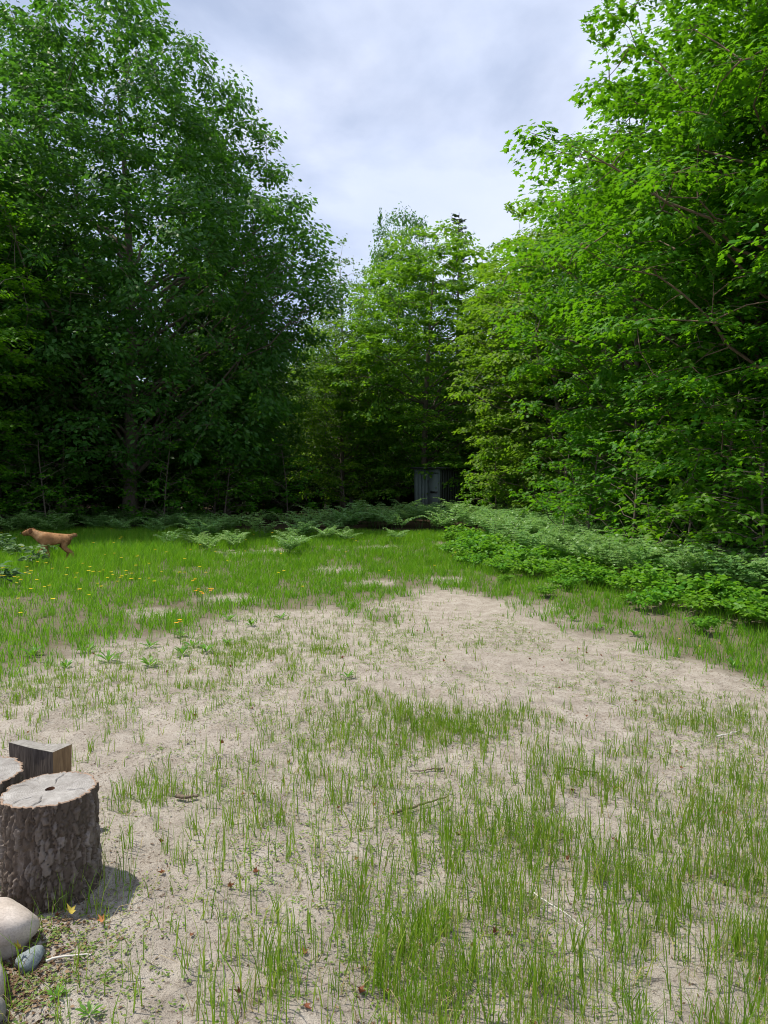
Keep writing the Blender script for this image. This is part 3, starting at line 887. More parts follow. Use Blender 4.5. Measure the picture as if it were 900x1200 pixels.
# meadow: tufts of blades
def meadow_d(x, y):
    return meadow(x, y) * (1 - .96 * wood(x, y)) * in_view(x, y) * (.32 + .68 * sstep(.36, .6, fbm(x * 2.1, y * 2.1, 101)))
ga = Acc()
x, y = scatter(-11.5, 4.6, 4.5, 20.5, 56000, meadow_d, rng)
rep = rng.integers(4, 8, len(x))
x = np.repeat(x, rep) + rng.normal(0, .028, rep.sum()); y = np.repeat(y, rep) + rng.normal(0, .028, rep.sum())
n = len(x)
hh = rng.uniform(.06, .18, n) * (.7 + .5 * fbm(x * .8, y * .8, 55)) * (1 + .25 * sstep(9, 15, y) + .7 * sstep(10.5, 13.5, y) * sstep(-3, -5, x))
ga.add(*blades(with_z(x, y), hh, rng.uniform(.003, .0062, n) * (1 + .05 * y), rng.uniform(.1, .75, n), rng))
obj('meadow_grass', ga.mesh('meadow_grass', M['grass']), kind='stuff', label='bright green meadow grass covering the back of the clearing', cat='grass')
print('meadow blades', n)
# sparse grass coming up through the sand
sa = Acc(); da = Acc()
def sparse_d(x, y):
    return np.clip(patches(x, y) + .008 + .030 * np.maximum(sstep(.9, -.3, x), sstep(4.2, 3.2, y)) + .05 * sstep(.5, .75, fbm(x * 1.2, y * 1.2, 203)) * (x < .2), 0, 1) * (1 - meadow(x, y)) * in_view(x, y)
x, y = scatter(-4.5, 4.6, 1.7, 9.5, 135000, sparse_d, rng)
rep = rng.integers(2, 8, len(x))
hx = np.repeat(.55 + .75 * sstep(5.5, 2.2, y) * (.6 + .8 * vnoise(x * 2, y * 2, 19)), rep)
x = np.repeat(x, rep) + rng.normal(0, .016, rep.sum()); y = np.repeat(y, rep) + rng.normal(0, .016, rep.sum())
n = len(x)
hh = rng.uniform(.045, .165, n) * hx
P = with_z(x, y)
dry = rng.uniform(0, 1, n) < .20
wd = rng.uniform(.0018, .0042, n) * (1 + .06 * y)
sa.add(*blades(P[~dry], hh[~dry], wd[~dry], rng.uniform(.03, .42, (~dry).sum()) + .7 * (rng.uniform(0, 1, (~dry).sum()) < .18) * rng.uniform(0, 1, (~dry).sum()), rng))
da.add(*blades(P[dry], hh[dry] * .55, wd[dry] * .8, rng.uniform(.3, 1.7, dry.sum()), rng))
obj('sand_grass', sa.mesh('sand_grass', M['grass_thin']), kind='stuff', label='thin young grass coming up through the bare sand', cat='grass')
obj('dry_grass', da.mesh('dry_grass', M['dry']), kind='stuff', label='straw-coloured dry blades among the grass on the sand', cat='dry grass')
print('sand blades', n)
# low weeds hugging the sand
def cover_d(x, y):
    base = .36 * sstep(.44, .66, fbm(x * 2.2, y * 2.2, 303)) + .55 * patches(x, y)
    base = base + .75 * np.exp(-(((x + 1.02) / .22) ** 2 + ((y - 2.2) / .26) ** 2)) + .3 * np.exp(-(((x + .55) / .5) ** 2 + ((y - 2.5) / .6) ** 2)) * sstep(.4, .6, fbm(x * 5, y * 5, 7))
    return np.clip(base, 0, 1) * (1 - meadow(x, y)) * in_view(x, y)
x, y = scatter(-4, 4.6, 1.8, 8.5, 110000, cover_d, rng)
rep = rng.integers(2, 6, len(x))
x = np.repeat(x, rep) + rng.normal(0, .012, rep.sum()); y = np.repeat(y, rep) + rng.normal(0, .012, rep.sum())
n = len(x); az = rng.uniform(0, 6.28, n)
ax = np.stack([np.cos(az), np.sin(az), rng.uniform(-.1, .7, n)], 1)
ca = Acc(); ca.add(*leaves(with_z(x, y, .006), ax, np.array([[0, 0, 1.]]) + rng.normal(0, .4, (n, 3)), rng.uniform(.007, .018, n), DIA_T, DIA_F))
obj('ground_weeds', ca.mesh('ground_weeds', M['cover']), kind='stuff', label='tiny creeping weeds spread over the sand', cat='ground cover')
print('cover', n)
# crumbs of bark, needles and leaf bits
x = rng.uniform(-4, 4.6, 60000); y = 1.8 + 8 * rng.uniform(0, 1, 60000) ** 1.4
k = in_view(x, y) & (rng.uniform(0, 1, len(x)) < .25 + .75 * sstep(.42, .62, fbm(x * 2, y * 2, 404)))
x, y = x[k], y[k]; n = len(x); az = rng.uniform(0, 6.28, n)
ax = np.stack([np.cos(az), np.sin(az), rng.uniform(-.15, .3, n)], 1)
la = Acc(); la.add(*leaves(with_z(x, y, .003), ax, np.array([[0, 0, 1.]]) + rng.normal(0, .35, (n, 3)), rng.uniform(.005, .018, n), DIA_T * np.array([.7, 1, 1]), DIA_F))
x = -1.17 + rng.normal(0, .10, 1600); y = 2.16 + rng.normal(0, .15, 1600); az = rng.uniform(0, 6.28, 1600)
la.add(*leaves(with_z(x, y, .004), np.stack([np.cos(az), np.sin(az), rng.uniform(-.1, .3, 1600)], 1), np.array([[0, 0, 1.]]) + rng.normal(0, .4, (1600, 3)), rng.uniform(.008, .024, 1600), DIA_T, DIA_F))
obj('leaf_crumbs', la.mesh('leaf_crumbs', M['litter']), kind='stuff', label='brown crumbs of leaf and bark strewn over the sand', cat='litter')

# ------------------------------------------------------------------ stumps, block, stones
def bark_stump_material(name, a, b, c):
    m, nt, out = new_mat(name)
    at = nt.nodes.new('ShaderNodeAttribute'); at.attribute_name = 'plate'
    co = objcoord(nt, (1, 1, .35))
    n1 = noise(nt, 60, 6, .65, co)
    n2 = noise(nt, 7, 3, .5, objcoord(nt))
    base = ramp(nt, at.outputs['Fac'], [(0, a), (.5, b), (1, c)])
    fine = ramp(nt, n1, [(.3, (.55, .52, .5)), (.6, (1.15, 1.12, 1.1))])
    col = mixc(nt, .8, base, fine, 'MULTIPLY')
    col = mixc(nt, n2, col, (.10, .078, .062))
    p = principled(nt, col, .88, .25)
    bump(nt, n1, .8, .006, p)
    nt.links.new(p.outputs['BSDF'], out.inputs['Surface'])
    return m
M['stump_bark'] = bark_stump_material('stump_bark', (.046, .034, .026), (.120, .090, .070), (.28, .245, .22))

def cut_material(name):
    m, nt, out = new_mat(name)
    tc = nt.nodes.new('ShaderNodeTexCoord')
    sx = nt.nodes.new('ShaderNodeSeparateXYZ')
    nt.links.new(tc.outputs['Object'], sx.inputs[0])
    mp = nt.nodes.new('ShaderNodeMapping'); mp.inputs['Scale'].default_value = (1, 1, 0)
    nt.links.new(tc.outputs['Object'], mp.inputs['Vector'])
    wv = nt.nodes.new('ShaderNodeTexWave'); wv.wave_type = 'RINGS'; wv.rings_direction = 'SPHERICAL'
    wv.inputs['Scale'].default_value = 36; wv.inputs['Distortion'].default_value = 2.2
    wv.inputs['Detail'].default_value = 3; wv.inputs['Detail Scale'].default_value = 1.5
    nt.links.new(mp.outputs['Vector'], wv.inputs['Vector'])
    n1 = noise(nt, 14, 6, .65, tc.outputs['Object'])
    n2 = noise(nt, 130, 4, .6, tc.outputs['Object'])
    grey = ramp(nt, n1, [(.3, (.19, .175, .16)), (.55, (.32, .305, .29)), (.75, (.45, .43, .41))])
    c = mixc(nt, .14, grey, wv.outputs['Color'], 'MULTIPLY')
    c = mixc(nt, .35, c, ramp(nt, n2, [(.3, (.5, .45, .42)), (.6, (1.1, 1.08, 1.06))]), 'MULTIPLY')
    p = principled(nt, c, .85, .25)
    bump(nt, n2, .5, .004, p)
    nt.links.new(p.outputs['BSDF'], out.inputs['Surface'])
    return m
M['cut'] = cut_material('weathered_end_grain')
M['rim'] = flat_mat('inner_bark', (.29, .205, .15), .85, .2)
M['hole'] = flat_mat('rotten_heartwood', (.10, .05, .03), .9, .1)

def stump(x, y, r, h, seed, label, tilt=(0, 0), flare=1.06, r0_=True):
    rng = np.random.default_rng(seed)
    na, nz = (260, 120) if r0_ else (150, 70)
    th = np.arange(na) * 2 * PI / na
    zz = np.linspace(-.04, h, nz)
    TH, ZZ = np.meshgrid(th, zz)
    # plates: cells stretched along the stem
    ncell = 520
    ct = rng.uniform(0, 2 * PI, ncell); cz = rng.uniform(-.06, h + .02, ncell)
    u = TH * r; v = ZZ / 4.2
    u = u + (fbm(TH * 9, ZZ * 34, seed) - .5) * .026
    f1 = np.full(u.shape, 9.); f2 = np.full(u.shape, 9.); pid = np.zeros(u.shape)
    rid = rng.uniform(0, 1, ncell)
    for k in range(ncell):
        du = np.abs(u - ct[k] * r); du = np.minimum(du, 2 * PI * r - du)
        d = np.hypot(du, v - cz[k] / 4.2)
        lt = d < f1
        f2 = np.where(lt, f1, np.minimum(f2, d)); pid = np.where(lt, rid[k], pid); f1 = np.where(lt, d, f1)
    gap = sstep(0, .0036, f2 - f1)
    prof = 1 + (flare - 1) * np.clip(1 - (ZZ + .04) / (h + .04), 0, 1) ** 1.5
    lob = 1 + .018 * np.sin(2 * TH + seed) + .012 * np.sin(3 * TH + 1.3 * seed) + .008 * np.sin(7 * TH)
    rad = r * prof * lob + .014 * gap * (.4 + .8 * pid) + (fbm(TH * 26, ZZ * 70, seed + 3) - .5) * .009 - .004
    V = np.stack([np.cos(TH) * rad, np.sin(TH) * rad, ZZ], -1).reshape(-1, 3)
    i = np.arange(nz - 1)[:, None] * na; j = np.arange(na)[None]; k2 = (j + 1) % na
    F = np.stack([i + j, i + k2, i + na + k2, i + na + j], -1).reshape(-1, 4)
    e = obj('stump', None, None, (x, y, G(x, y)), (tilt[0], tilt[1], 0), None, label, 'stump')
    bm_ = mesh_np('bark', V, [F], M['stump_bark'], True)
    at = bm_.attributes.new('plate', 'FLOAT', 'POINT')
    at.data.foreach_set('value', pid.ravel().astype(np.float32))
    obj('bark', bm_, e)
    # inner bark ring and end grain with a small rotten hole
    edge = rad[-1]
    def ring(fr0, fr1, n, zf):
        fr = np.linspace(fr0, fr1, n)
        VV = np.stack([np.outer(fr, np.cos(th) * edge), np.outer(fr, np.sin(th) * edge), zf(fr)[:, None] + np.zeros(na)[None]], -1)
        return VV
    def grid_faces(n):
        i = np.arange(n - 1)[:, None] * na
        return np.stack([i + j, i + k2, i + na + k2, i + na + j], -1).reshape(-1, 4)
    V1 = ring(1.0, .955, 4, lambda f: h + .004 * np.sin((1 - f) / .045 * PI))
    obj('inner_bark', mesh_np('inner_bark', V1.reshape(-1, 3), [grid_faces(4)], M['rim'], True), e)
    V2 = ring(.957, .105, 26, lambda f: h + .0022 + 0 * f)
    XX, YY = V2[..., 0], V2[..., 1]
    V2[..., 2] += (fbm(XX * 40, YY * 40, seed + 9, 3) - .5) * .005
    ang = np.arctan2(YY, XX); rr = np.hypot(XX, YY) / r
    for c in range(7):           # drying cracks
        a0 = rng.uniform(-PI, PI); wd = rng.uniform(.012, .03); r0 = rng.uniform(.2, .6)
        da_ = np.abs((ang - a0 + .06 * np.sin(rr * 12 + c) + PI) % (2 * PI) - PI)
        V2[..., 2] -= .012 * np.exp(-(da_ / wd) ** 2) * sstep(r0, r0 + .15, rr) * sstep(1.0, .8, rr)
    obj('cut_face', mesh_np('cut_face', V2.reshape(-1, 3), [grid_faces(26)], M['cut'], True), e)
    V3 = np.stack([np.outer([.086, .08, .075, .001], np.cos(th)) * r, np.outer([.086, .08, .075, .001], np.sin(th)) * r * .75,
                   np.array([h + .0005, h - .012, h - .04, h - .045])[:, None] + np.zeros(na)[None]], -1)
    # the mouth of the hole follows the inner edge of the end grain
    V3[0, :, :2] = V2[-1, :, :2]; V3[0, :, 2] = V2[-1, :, 2]
    obj('hole', mesh_np('hole', V3.reshape(-1, 3), [grid_faces(4)], M['hole'], True), e)
    return e
stump(-1.272, 2.665, .160, .39, 7, 'round bark-covered log stump with grey cut top and small dark centre hole', tilt=(R(-.5), R(-.8)), flare=1.025)
stump(-1.705, 2.89, .172, .365, 19, 'second log stump beside the wood block, standing behind the stump with the centre hole', tilt=(R(1), R(2)), r0_=False)

def wood_block():
    m, nt, out = new_mat('split_wood')
    n1 = noise(nt, 6, 6, .6, objcoord(nt, (14, 14, 1.3)))
    c = ramp(nt, n1, [(.3, (.055, .043, .036)), (.55, (.115, .092, .078)), (.75, (.19, .16, .14))])
    p = principled(nt, c, .85, .2); bump(nt, n1, .7, .012, p)
    nt.links.new(p.outputs['BSDF'], out.inputs['Surface'])
    m2, nt2, out2 = new_mat('brown_split_face')
    n2 = noise(nt2, 6, 6, .6, objcoord(nt2, (12, 12, 1.2)))
    c2 = ramp(nt2, n2, [(.3, (.15, .09, .05)), (.7, (.36, .24, .13))])
    p2 = principled(nt2, c2, .85, .2); bump(nt2, n2, .6, .01, p2)
    nt2.links.new(p2.outputs['BSDF'], out2.inputs['Surface'])
    m3, nt3, out3 = new_mat('weathered_block_end')
    n3 = noise(nt3, 40, 6, .7, objcoord(nt3))
    c3 = ramp(nt3, n3, [(.3, (.16, .145, .13)), (.7, (.34, .325, .30))])
    p3 = principled(nt3, c3, .85, .2); bump(nt3, n3, .7, .008, p3)
    nt3.links.new(p3.outputs['BSDF'], out3.inputs['Surface'])
    # plan outline, near corner first, counter-clockwise
    cx, cy = -1.55, 3.19
    out_ = [(-1.468, 3.10), (-1.412, 3.165), (-1.448, 3.19), (-1.57, 3.225), (-1.68, 3.265), (-1.722, 3.21), (-1.60, 3.155)]
    ed = [(x - cx, y - cy) for x, y in out_]
    ht = [.360, .372, .366, .352, .358, .364, .360]
    e = obj('wood_block', None, None, (cx, cy, G(cx, cy)), (0, 0, 0), None, 'split wood block with grey top and brown corner standing behind the two stumps', 'wood block')
    def wall(i0, i1, mat, nm):
        nz, nu = 14, 8
        V = []
        for a in range(nz):
            for b in range(nu):
                t = b / (nu - 1); s = a / (nz - 1)
                x = ed[i0][0] * (1 - t) + ed[i1][0] * t; y = ed[i0][1] * (1 - t) + ed[i1][1] * t
                zt = ht[i0] * (1 - t) + ht[i1] * t
                sc_ = .90 + .10 * s
                wob = (float(vnoise(np.array([x * 40 + i0]), np.array([s * 9.]), 5)[0]) - .5) * .006 * (0 < b < nu - 1)
                V.append((x * sc_ + wob, y * sc_ + wob, -.03 + (zt + .03) * s))
        F = [(a * nu + b, a * nu + b + 1, (a + 1) * nu + b + 1, (a + 1) * nu + b) for a in range(nz - 1) for b in range(nu - 1)]
        return V, F
    acc = Acc()
    n = len(ed)
    for i in range(1, n):
        V, F = wall(i, (i + 1) % n, None, '')
        acc.add(np.array(V), [np.array(F)])
    obj('split_side', acc.mesh('split_side', m, False), e)
    V, F = wall(0, 1, None, '')
    obj('split_corner', mesh_np('split_corner', np.array(V), [np.array(F)], m2), e, label='brown freshly split corner of the block')
    c = np.array([(np.mean([q[0] for q in ed]), np.mean([q[1] for q in ed])  , .348)])
    rim = np.array([(ed[i][0], ed[i][1], ht[i]) for i in range(n)])
    V = np.concatenate([c, rim * np.array([.6, .6, 1]) + np.array([0, 0, -.004]), rim])
    F3 = np.array([(0, 1 + i, 1 + (i + 1) % n) for i in range(n)])
    F4 = np.array([(1 + i, 1 + n + i, 1 + n + (i + 1) % n, 1 + (i + 1) % n) for i in range(n)])
    obj('top_face', mesh_np('top_face', V, [F3, F4], m3), e)
wood_block()

def stone_mat(name, a, b, vein=False):
    m, nt, out = new_mat(name)
    co = objcoord(nt)
    n1 = noise(nt, 18, 6, .6, co); n2 = noise(nt, 160, 4, .65, co)
    c = ramp(nt, n1, [(.3, a), (.7, b)])
    c = mixc(nt, .5, c, ramp(nt, n2, [(.3, (.55, .53, .5)), (.6, (1.12, 1.1, 1.08))]), 'MULTIPLY')
    if vein:
        n3 = noise(nt, 30, 5, .7, co, 1.5)
        c = mixc(nt, ramp(nt, n3, [(.47, (0, 0, 0)), (.50, (.6, .6, .6)), (.53, (0, 0, 0))]), c, (.34, .38, .38))
    p = principled(nt, c, .72, .3)
    bump(nt, n2, .35, .004, p)
    nt.links.new(p.outputs['BSDF'], out.inputs['Surface'])
    return m
M['stone_tan'] = stone_mat('tan_stone', (.40, .345, .30), (.54, .48, .43))
M['stone_blue'] = stone_mat('blue_grey_stone', (.14, .17, .185), (.23, .265, .28), True)
M['stone_grey'] = stone_mat('grey_stone', (.20, .19, .185), (.36, .34, .32))
def stone(x, y, rx, ry, rz, seed, mat, label, rot=0, sink=.3):
    nu, nv = 48, 28
    a = np.arange(nu) * 2 * PI / nu - PI * .5; b = np.linspace(-PI / 2, PI / 2, nv)
    A, B = np.meshgrid(a, b)
    d = np.stack([np.cos(B) * np.cos(A), np.cos(B) * np.sin(A), np.sin(B)], -1)
    k = 1 + .16 * np.sin(2.1 * d[..., 0] * 2 + seed) * d[..., 1] + .10 * np.sin(3 * d[..., 1] + 2 * d[..., 2] + seed * 1.7) + .05 * np.sin(6 * d[..., 0] + 5 * d[..., 2] + seed)
    sq = 1 / np.maximum(np.abs(d[..., 0]) ** 3 + np.abs(d[..., 1]) ** 3 + np.abs(d[..., 2]) ** 3, .2) ** (1 / 3)
    k = k * (.55 + .45 * sq) * .93
    k = k * (1 + (fbm(A * 3 + seed, B * 4, int(seed * 10), 4) - .5) * .10 * np.cos(B))
    V = (d * k[..., None] * np.array([rx, ry, rz])).reshape(-1, 3)
    i = np.arange(nv - 1)[:, None] * nu; j = np.arange(nu)[None]; k2 = (j + 1) % nu
    F = np.stack([i + j, i + k2, i + nu + k2, i + nu + j], -1).reshape(-1, 4)
    return obj('stone', mesh_np('stone', V, [F], mat, True), None, (x, y, G(x, y) + rz * (1 - sink) - rz * .15), (0, 0, rot), None, label, 'stone')
stone(-1.345, 2.315, .165, .13, .105, 1.0, M['stone_tan'], 'largest smooth tan boulder lying against the foot of the hollow-centred stump', .3)
stone(-1.150, 2.245, .036, .046, .032, 2.2, M['stone_blue'], 'small oval blue-grey pebble with pale veins beside the tan boulder', -.5)
stone(-1.262, 2.13, .085, .105, .085, 3.1, M['stone_tan'], 'middle tan stone between the large tan boulder and the dark grey stone', .8)
stone(-1.185, 1.985, .075, .08, .06, 4.4, M['stone_grey'], 'dark grey stone at the end of the stone row', .2)

# ------------------------------------------------------------------ small plants, flowers, leaves, sticks
def rosette_mesh(seed, nl, L, name):
    rng = np.random.default_rng(seed)
    az = np.arange(nl) * 2.4 + rng.uniform(-.3, .3, nl)
    el = rng.uniform(.25, 1.1, nl)
    ax = np.stack([np.cos(az) * np.cos(el), np.sin(az) * np.cos(el), np.sin(el)], 1)
    N = np.stack([-np.cos(az) * np.sin(el), -np.sin(az) * np.sin(el), np.cos(el)], 1)
    T = np.array([(0, 0, 0), (.05, .3, .02), (.13, .6, .02), (.09, .85, -.05), (0, 1, -.12), (-.09, .85, -.05), (-.13, .6, .02), (-.05, .3, .02)])
    F = [np.array([(0, 1, 7), (3, 4, 5)]), np.array([(1, 2, 6, 7), (2, 3, 5, 6)])]
    V, Fs = leaves(np.zeros((nl, 3)) + ax * .008, ax, N, L * rng.uniform(.6, 1.15, nl), T, F)
    return mesh_np(name, V, Fs, M['rosette'])
ROS = [rosette_mesh(500 + i, 15 + 3 * i, .12, 'rosette_%d' % i) for i in range(3)]
RS = [(-1.80, 6.60, 1.0), (-1.63, 6.45, 1.0), (-1.80, 6.28, .95), (-2.35, 6.0, 1.15), (-1.95, 5.85, 1.0), (-2.6, 5.75, .8), (-.28, 5.42, .65), (-1.5, 6.75, .75), (-2.9, 5.2, .8),
      (-2.2, 6.6, 1.0), (-2.05, 7.1, 1.0), (-1.45, 7.7, .9), (-1.2, 8.2, .9), (-1.75, 8.0, 1.0), (3.05, 6.15, .9), (2.3, 7.6, .9), (2.6, 7.3, .9), (2.15, 8.0, .8), (-2.7, 6.4, 1.0), (-3.1, 6.2, 1.1)]
for k, (x, y, s) in enumerate(RS):
    obj('weed_rosette', ROS[k % 3], None, (x, y, G(x, y) + .004), (0, 0, k * 1.1), s * .82,
        'bright green leaf rosette on the sand at the rim of the meadow', 'weed', 'leaf rosettes on the sand')
for k, (x, y, s) in enumerate([(-.87, 2.03, .34), (-1.00, 2.10, .26)]):
    obj('weed_rosette', ROS[k % 3], None, (x, y, G(x, y) + .004), (0, 0, k * 2.1), s,
        'tiny green seedling rosette on the sand near the pebble', 'weed', 'seedlings near the stones')

def flower_mesh(seed, mat, name):
    rng = np.random.default_rng(seed)
    st = Acc(); hd = Acc()
    for k in range(rng.integers(1, 4)):
        a = rng.uniform(0, 6.28); r_ = .02 * k
        top = np.array([math.cos(a) * r_, math.sin(a) * r_, .24 + rng.uniform(-.04, .05)])
        st.add(*tube(np.array([(0, 0, 0), top * [.4, .4, .5], top]), np.array([.002, .0016, .0012]), 4))
        m = 14; az = np.arange(m) * 2 * PI / m
        ax = np.stack([np.cos(az), np.sin(az), .25 + 0 * az], 1)
        hd.add(*leaves(np.repeat(top[None], m, 0), ax, np.array([[0, 0, 1.]]) + 0 * ax, np.full(m, .026), DIA_T * np.array([1.1, 1, 1]), DIA_F))
        az = np.arange(8) * 2 * PI / 8
        ax = np.stack([np.cos(az), np.sin(az), .9 + 0 * az], 1)
        hd.add(*leaves(np.repeat(top[None], 8, 0), ax, np.array([[0, 0, 1.]]) + 0 * ax, np.full(8, .011), DIA_T, DIA_F))
    return st.mesh(name + '_stem', M['stem']), hd.mesh(name + '_head', mat)
FL_Y = [flower_mesh(600 + i, M['yellow'], 'yellow_flower_%d' % i) for i in range(3)]
FL_O = [flower_mesh(620 + i, M['orange'], 'orange_flower_%d' % i) for i in range(2)]
rng = np.random.default_rng(43)
def flower(x, y, pair, s, label, group):
    e = obj('flower', None, None, (x, y, G(x, y)), (0, 0, rng.uniform(0, 6.28)), s, label, 'flower', group)
    obj('stem', pair[0], e); obj('flower_head', pair[1], e)
k = 0
while k < 110:
    if k < 60: x, y = rng.normal(-4.3, 1.1), rng.normal(9.6, 1.3)
    elif k < 95: x, y = rng.uniform(-9.5, -2.5), rng.uniform(9, 18.5)
    else: x, y = rng.uniform(-2, 2.2), rng.uniform(10, 17.5)
    if abs(x) > .55 * y or float(meadow(np.array([x]), np.array([y]))[0]) < .4: continue
    if k < 95: flower(x, y, FL_Y[k % 3], rng.uniform(.8, 1.2), 'yellow meadow flower in the grass in front of the dog', 'yellow flowers in the meadow')
    else: flower(x, y, FL_Y[k % 3], rng.uniform(.8, 1.1), 'yellow meadow flower in the grass between sand and shed', 'yellow flowers in the back meadow')
    k += 1
for x, y in [(-2.35, 8.9), (-2.25, 8.75), (-2.6, 9.7), (-1.95, 6.75), (-2.15, 8.85), (-2.2, 9.0)]:
    flower(x, y, FL_O[int(rng.integers(0, 2))], .9, 'orange hawkweed flower at the sandy rim of the meadow', 'orange flowers')
for x, y in [(2.83, 6.75), (2.88, 6.42), (3.12, 6.55)]:
    flower(x, y, FL_Y[0], .45, 'short yellow flower on the sand below the leafy shrubs', 'yellow flowers below the shrubs')

def leaf_mesh(name, mat, T=None):
    T = MAPLE_T if T is None else T
    V = T.copy(); V[:, 2] = V[:, 2] * -2.6; V[:, 0] *= .85
    return mesh_np(name, V, MAPLE_F, mat)
DL = [leaf_mesh('fallen_leaf', M['dead_leaf']), leaf_mesh('fallen_leaf_b', M['dead_leaf'], MAPLE_T * np.array([.8, 1, 1.6]))]
rng = np.random.default_rng(91)
k = 0
while k < 110:
    y = 1.95 + 7 * rng.uniform(0, 1) ** 1.3; x = rng.uniform(-.6 * y - .2, .6 * y)
    if float(meadow(np.array([x]), np.array([y]))[0]) > .5 or y < 2.2 and x < -1.0: continue
    s = rng.uniform(.018, .036)
    obj('fallen_leaf', DL[k % 2], None, (x, y, G(x, y) + .008), (rng.uniform(-.5, .5), rng.uniform(-.5, .5), rng.uniform(0, 6.28)), s,
        'small curled reddish-brown leaf lying on the sand', 'leaf', 'fallen leaves on the sand')
    k += 1
YL = leaf_mesh('yellow_leaf', M['yellow_leaf']); OL = leaf_mesh('orange_leaf', M['orange_leaf'])
obj('fallen_leaf', YL, None, (-1.10, 2.44, G(-1.10, 2.44) + .03), (.3, .2, 1), .045, 'yellowed maple leaf between the big stump and the tan boulder', 'leaf')
obj('fallen_leaf', YL, None, (-1.175, 2.235, G(-1.175, 2.235) + .06), (.7, -.2, 2.5), .045, 'yellow leaf resting between the pebble and the tan boulder', 'leaf')
obj('fallen_leaf', YL, None, (-1.185, 2.05, G(-1.185, 2.05) + .03), (.2, .4, .5), .05, 'small yellow leaf beside the middle tan stone', 'leaf')
obj('fallen_leaf', OL, None, (-.985, 2.43, G(-.985, 2.43) + .02), (.2, -.4, .8), .034, 'bright orange curled leaf on the sand beside the big stump', 'leaf')

def stick(pts, r, mat, label, name='stick'):
    P = np.array(pts, float)
    c = P.mean(0)
    t = np.linspace(0, 1, len(P)); tt = np.linspace(0, 1, 14)
    Q = np.stack([np.interp(tt, t, P[:, i]) for i in range(3)], 1)
    rg = np.random.default_rng(int(abs(c[0] * 1000)) + 3)
    Q += rg.normal(0, r * .5, Q.shape)
    Q[:, 2] = surf(Q[:, 0], Q[:, 1]) + r * .9 + np.interp(tt, t, P[:, 2])
    base = np.array([c[0], c[1], 0])
    o = Acc(); o.add(*tube(Q - base, np.linspace(r, r * .5, 14), 6))
    obj(name, o.mesh(name, mat, True), None, tuple(base), (0, 0, 0), None, label, 'stick')
stick([(-1.10, 2.245, .012), (-1.03, 2.262, .012), (-.96, 2.266, .012)], .004, M['pale_twig'], 'thin white bleached stick lying by the blue-grey pebble')
stick([(.06, 3.25, .01), (.18, 3.32, .015), (.31, 3.40, .015)], .007, M['twig'], 'dark bent twig in the sparse grass in the middle of the sand')
stick([(.31, 3.72, .008), (.24, 3.70, .008), (.14, 3.69, .008)], .005, M['twig'], 'short dark twig lying just beyond the bent twig')
stick([(-1.02, 3.42, .01), (-.97, 3.40, .014), (-.91, 3.42, .01)], .011, M['twig'], 'chunky dark bark scrap on the open sand')
stick([(.55, 2.55, .05), (.62, 2.46, .04), (.70, 2.38, .02)], .003, M['pale_twig'], 'pale dry stalk fallen across the foreground grass')
stick([(2.06, 4.33, .012), (2.15, 4.36, .016), (2.24, 4.42, .012)], .005, M['pale_twig'], 'short pale stick in the grass patch on the sand')
stick([(.95, 3.75, .01), (1.05, 3.72, .012), (1.15, 3.72, .008)], .005, M['twig'], 'thin brown twig beside the tall grass clump')

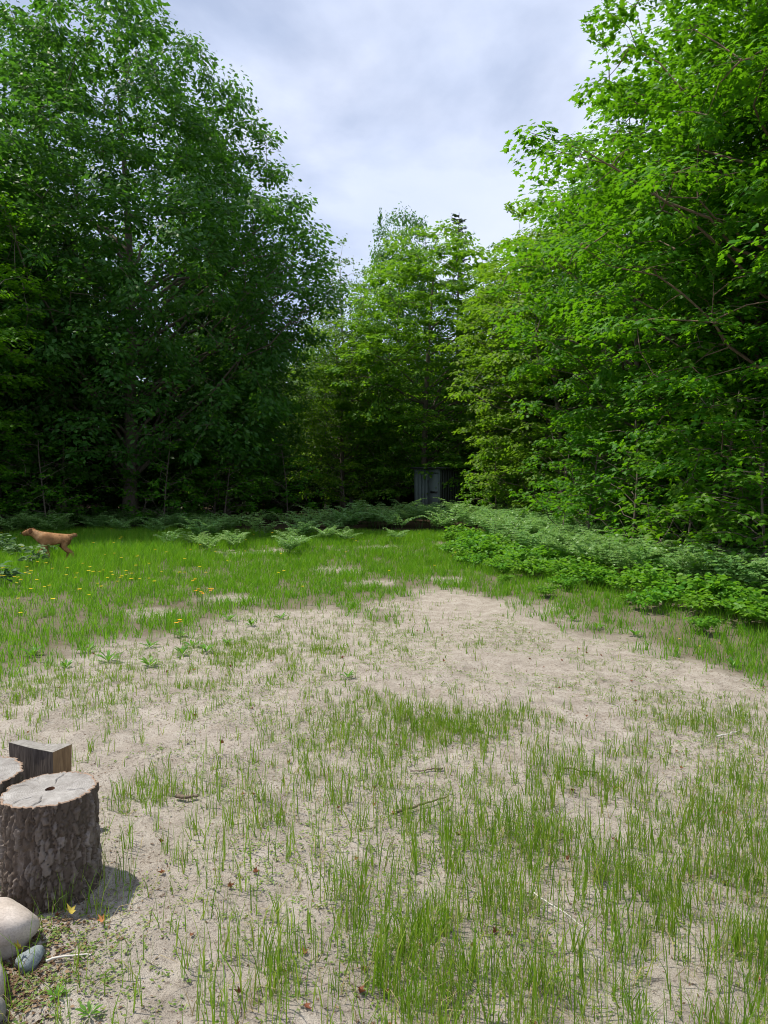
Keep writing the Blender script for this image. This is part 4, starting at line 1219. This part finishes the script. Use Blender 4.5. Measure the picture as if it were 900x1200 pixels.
# ------------------------------------------------------------------ dog
def build_dog():
    m, nt, out = new_mat('dog_fur')
    co = objcoord(nt)
    n1 = noise(nt, 5, 4, .6, co); n2 = noise(nt, 90, 3, .6, objcoord(nt, (.35, 1, 1)))
    c = ramp(nt, n1, [(.3, (.17, .085, .035)), (.55, (.33, .175, .075)), (.75, (.44, .29, .16))])
    c = mixc(nt, .5, c, ramp(nt, n2, [(.3, (.6, .58, .55)), (.65, (1.2, 1.18, 1.15))]), 'MULTIPLY')
    p = principled(nt, c, .85, .2)
    bump(nt, n2, .6, .01, p)
    nt.links.new(p.outputs['BSDF'], out.inputs['Surface'])
    J = [  # name, parent, position, radius ; nose towards -x
        ((.27, 0, .50), .105, None), ((.08, 0, .485), .105, 0), ((-.13, 0, .47), .140, 1), ((-.27, 0, .54), .095, 2), ((-.38, 0, .615), .075, 3),
        ((-.46, 0, .64), .078, 4), ((-.54, 0, .615), .050, 5), ((-.62, 0, .595), .036, 6),
        ((.38, 0, .54), .040, 0), ((.50, 0, .58), .026, 8)]
    def leg(parent, pts):
        q = parent
        for pos, r in pts:
            J.append((pos, r, q)); q = len(J) - 1
    leg(2, [((-.19, .09, .38), .062), ((-.20, .09, .29), .046), ((-.32, .09, .19), .030), ((-.37, .09, .07), .026), ((-.42, .09, .05), .028)])
    leg(2, [((-.14, -.09, .38), .062), ((-.10, -.09, .28), .046), ((-.04, -.09, .15), .030), ((.01, -.09, .05), .026), ((-.03, -.09, .03), .028)])
    leg(0, [((.26, .085, .43), .080), ((.17, .09, .32), .055), ((.30, .09, .19), .030), ((.25, .09, .05), .026), ((.20, .09, .03), .028)])
    leg(0, [((.30, -.085, .42), .080), ((.27, -.09, .30), .055), ((.44, -.09, .21), .030), ((.47, -.09, .08), .026), ((.44, -.09, .05), .028)])
    me = bpy.data.meshes.new('dog_skeleton')
    me.from_pydata([j[0] for j in J], [(j[2], i) for i, j in enumerate(J) if j[2] is not None], [])
    tmp = bpy.data.objects.new('dog_skeleton', me)
    COL.objects.link(tmp)
    sk = tmp.modifiers.new('skin', 'SKIN')
    sk.use_smooth_shade = True
    for i, j in enumerate(J):
        rr_ = j[1] * (1.22 if i < 4 else 1.1)
        me.skin_vertices[0].data[i].radius = (rr_, rr_)
    me.skin_vertices[0].data[0].use_root = True
    tmp.modifiers.new('sub', 'SUBSURF').levels = 2
    dg = bpy.context.evaluated_depsgraph_get()
    body = bpy.data.meshes.new_from_object(tmp.evaluated_get(dg))
    bpy.data.objects.remove(tmp)
    body.name = 'body'
    body.materials.clear(); body.materials.append(m)
    x, y = -6.55, 14.0
    e = obj('dog', None, None, (x, y, G(x, y) + .0), (0, 0, R(4)), (.92, .92, .95), 'tan and brown dog trotting through the meadow grass', 'dog')
    obj('body', body, e)
    bv = np.array([v.co for v in body.vertices]); bn = np.array([v.normal for v in body.vertices])
    rg = np.random.default_rng(8)
    q = rg.integers(0, len(bv), 9000)
    fp = bv[q] + rg.normal(0, .006, (9000, 3)); fn = bn[q]
    lie = np.array([[.9, 0, -.45]])
    fd = unit(fn * .38 + lie - fn * np.sum(fn * lie, 1, keepdims=True) + rg.normal(0, .22, (9000, 3)))
    low = np.clip((bv[q][:, 2] - .1) / .4, .25, 1)
    fv, ff = leaves(fp - fn * .004, fd, fn, rg.uniform(.02, .045, 9000) * low, DIA_T * np.array([.32, 1, 1]), DIA_F)
    obj('fur', mesh_np('fur', fv, ff, m), e, kind='stuff')
    def ball(c, r, sc=(1, 1, 1)):
        a = np.arange(12) * 2 * PI / 12; b = np.linspace(-PI / 2, PI / 2, 8)
        A, B = np.meshgrid(a, b)
        V = np.stack([np.cos(B) * np.cos(A) * sc[0], np.cos(B) * np.sin(A) * sc[1], np.sin(B) * sc[2]], -1).reshape(-1, 3) * r + np.array(c)
        i = np.arange(7)[:, None] * 12; j = np.arange(12)[None]; k2 = (j + 1) % 12
        return V, [np.stack([i + j, i + k2, i + 12 + k2, i + 12 + j], -1).reshape(-1, 4)]
    mm, nt, out = new_mat('dog_ear_fur')
    c = mixc(nt, noise(nt, 50, 3), (.10, .045, .02), (.20, .09, .04))
    p = principled(nt, c, .85, .2); nt.links.new(p.outputs['BSDF'], out.inputs['Surface'])
    for s in (-1, 1):
        obj('ear', mesh_np('ear', *ball((-.42, s * .075, .655), .06, (.75, .28, 1.0)), mm, True), e, rot=(R(0), 0, 0))
        obj('eye', mesh_np('eye', *ball((-.515, s * .042, .655), .011), M['black'], True), e)
    obj('nose', mesh_np('nose', *ball((-.655, 0, .603), .019, (.8, 1, .8)), M['black'], True), e)
build_dog()
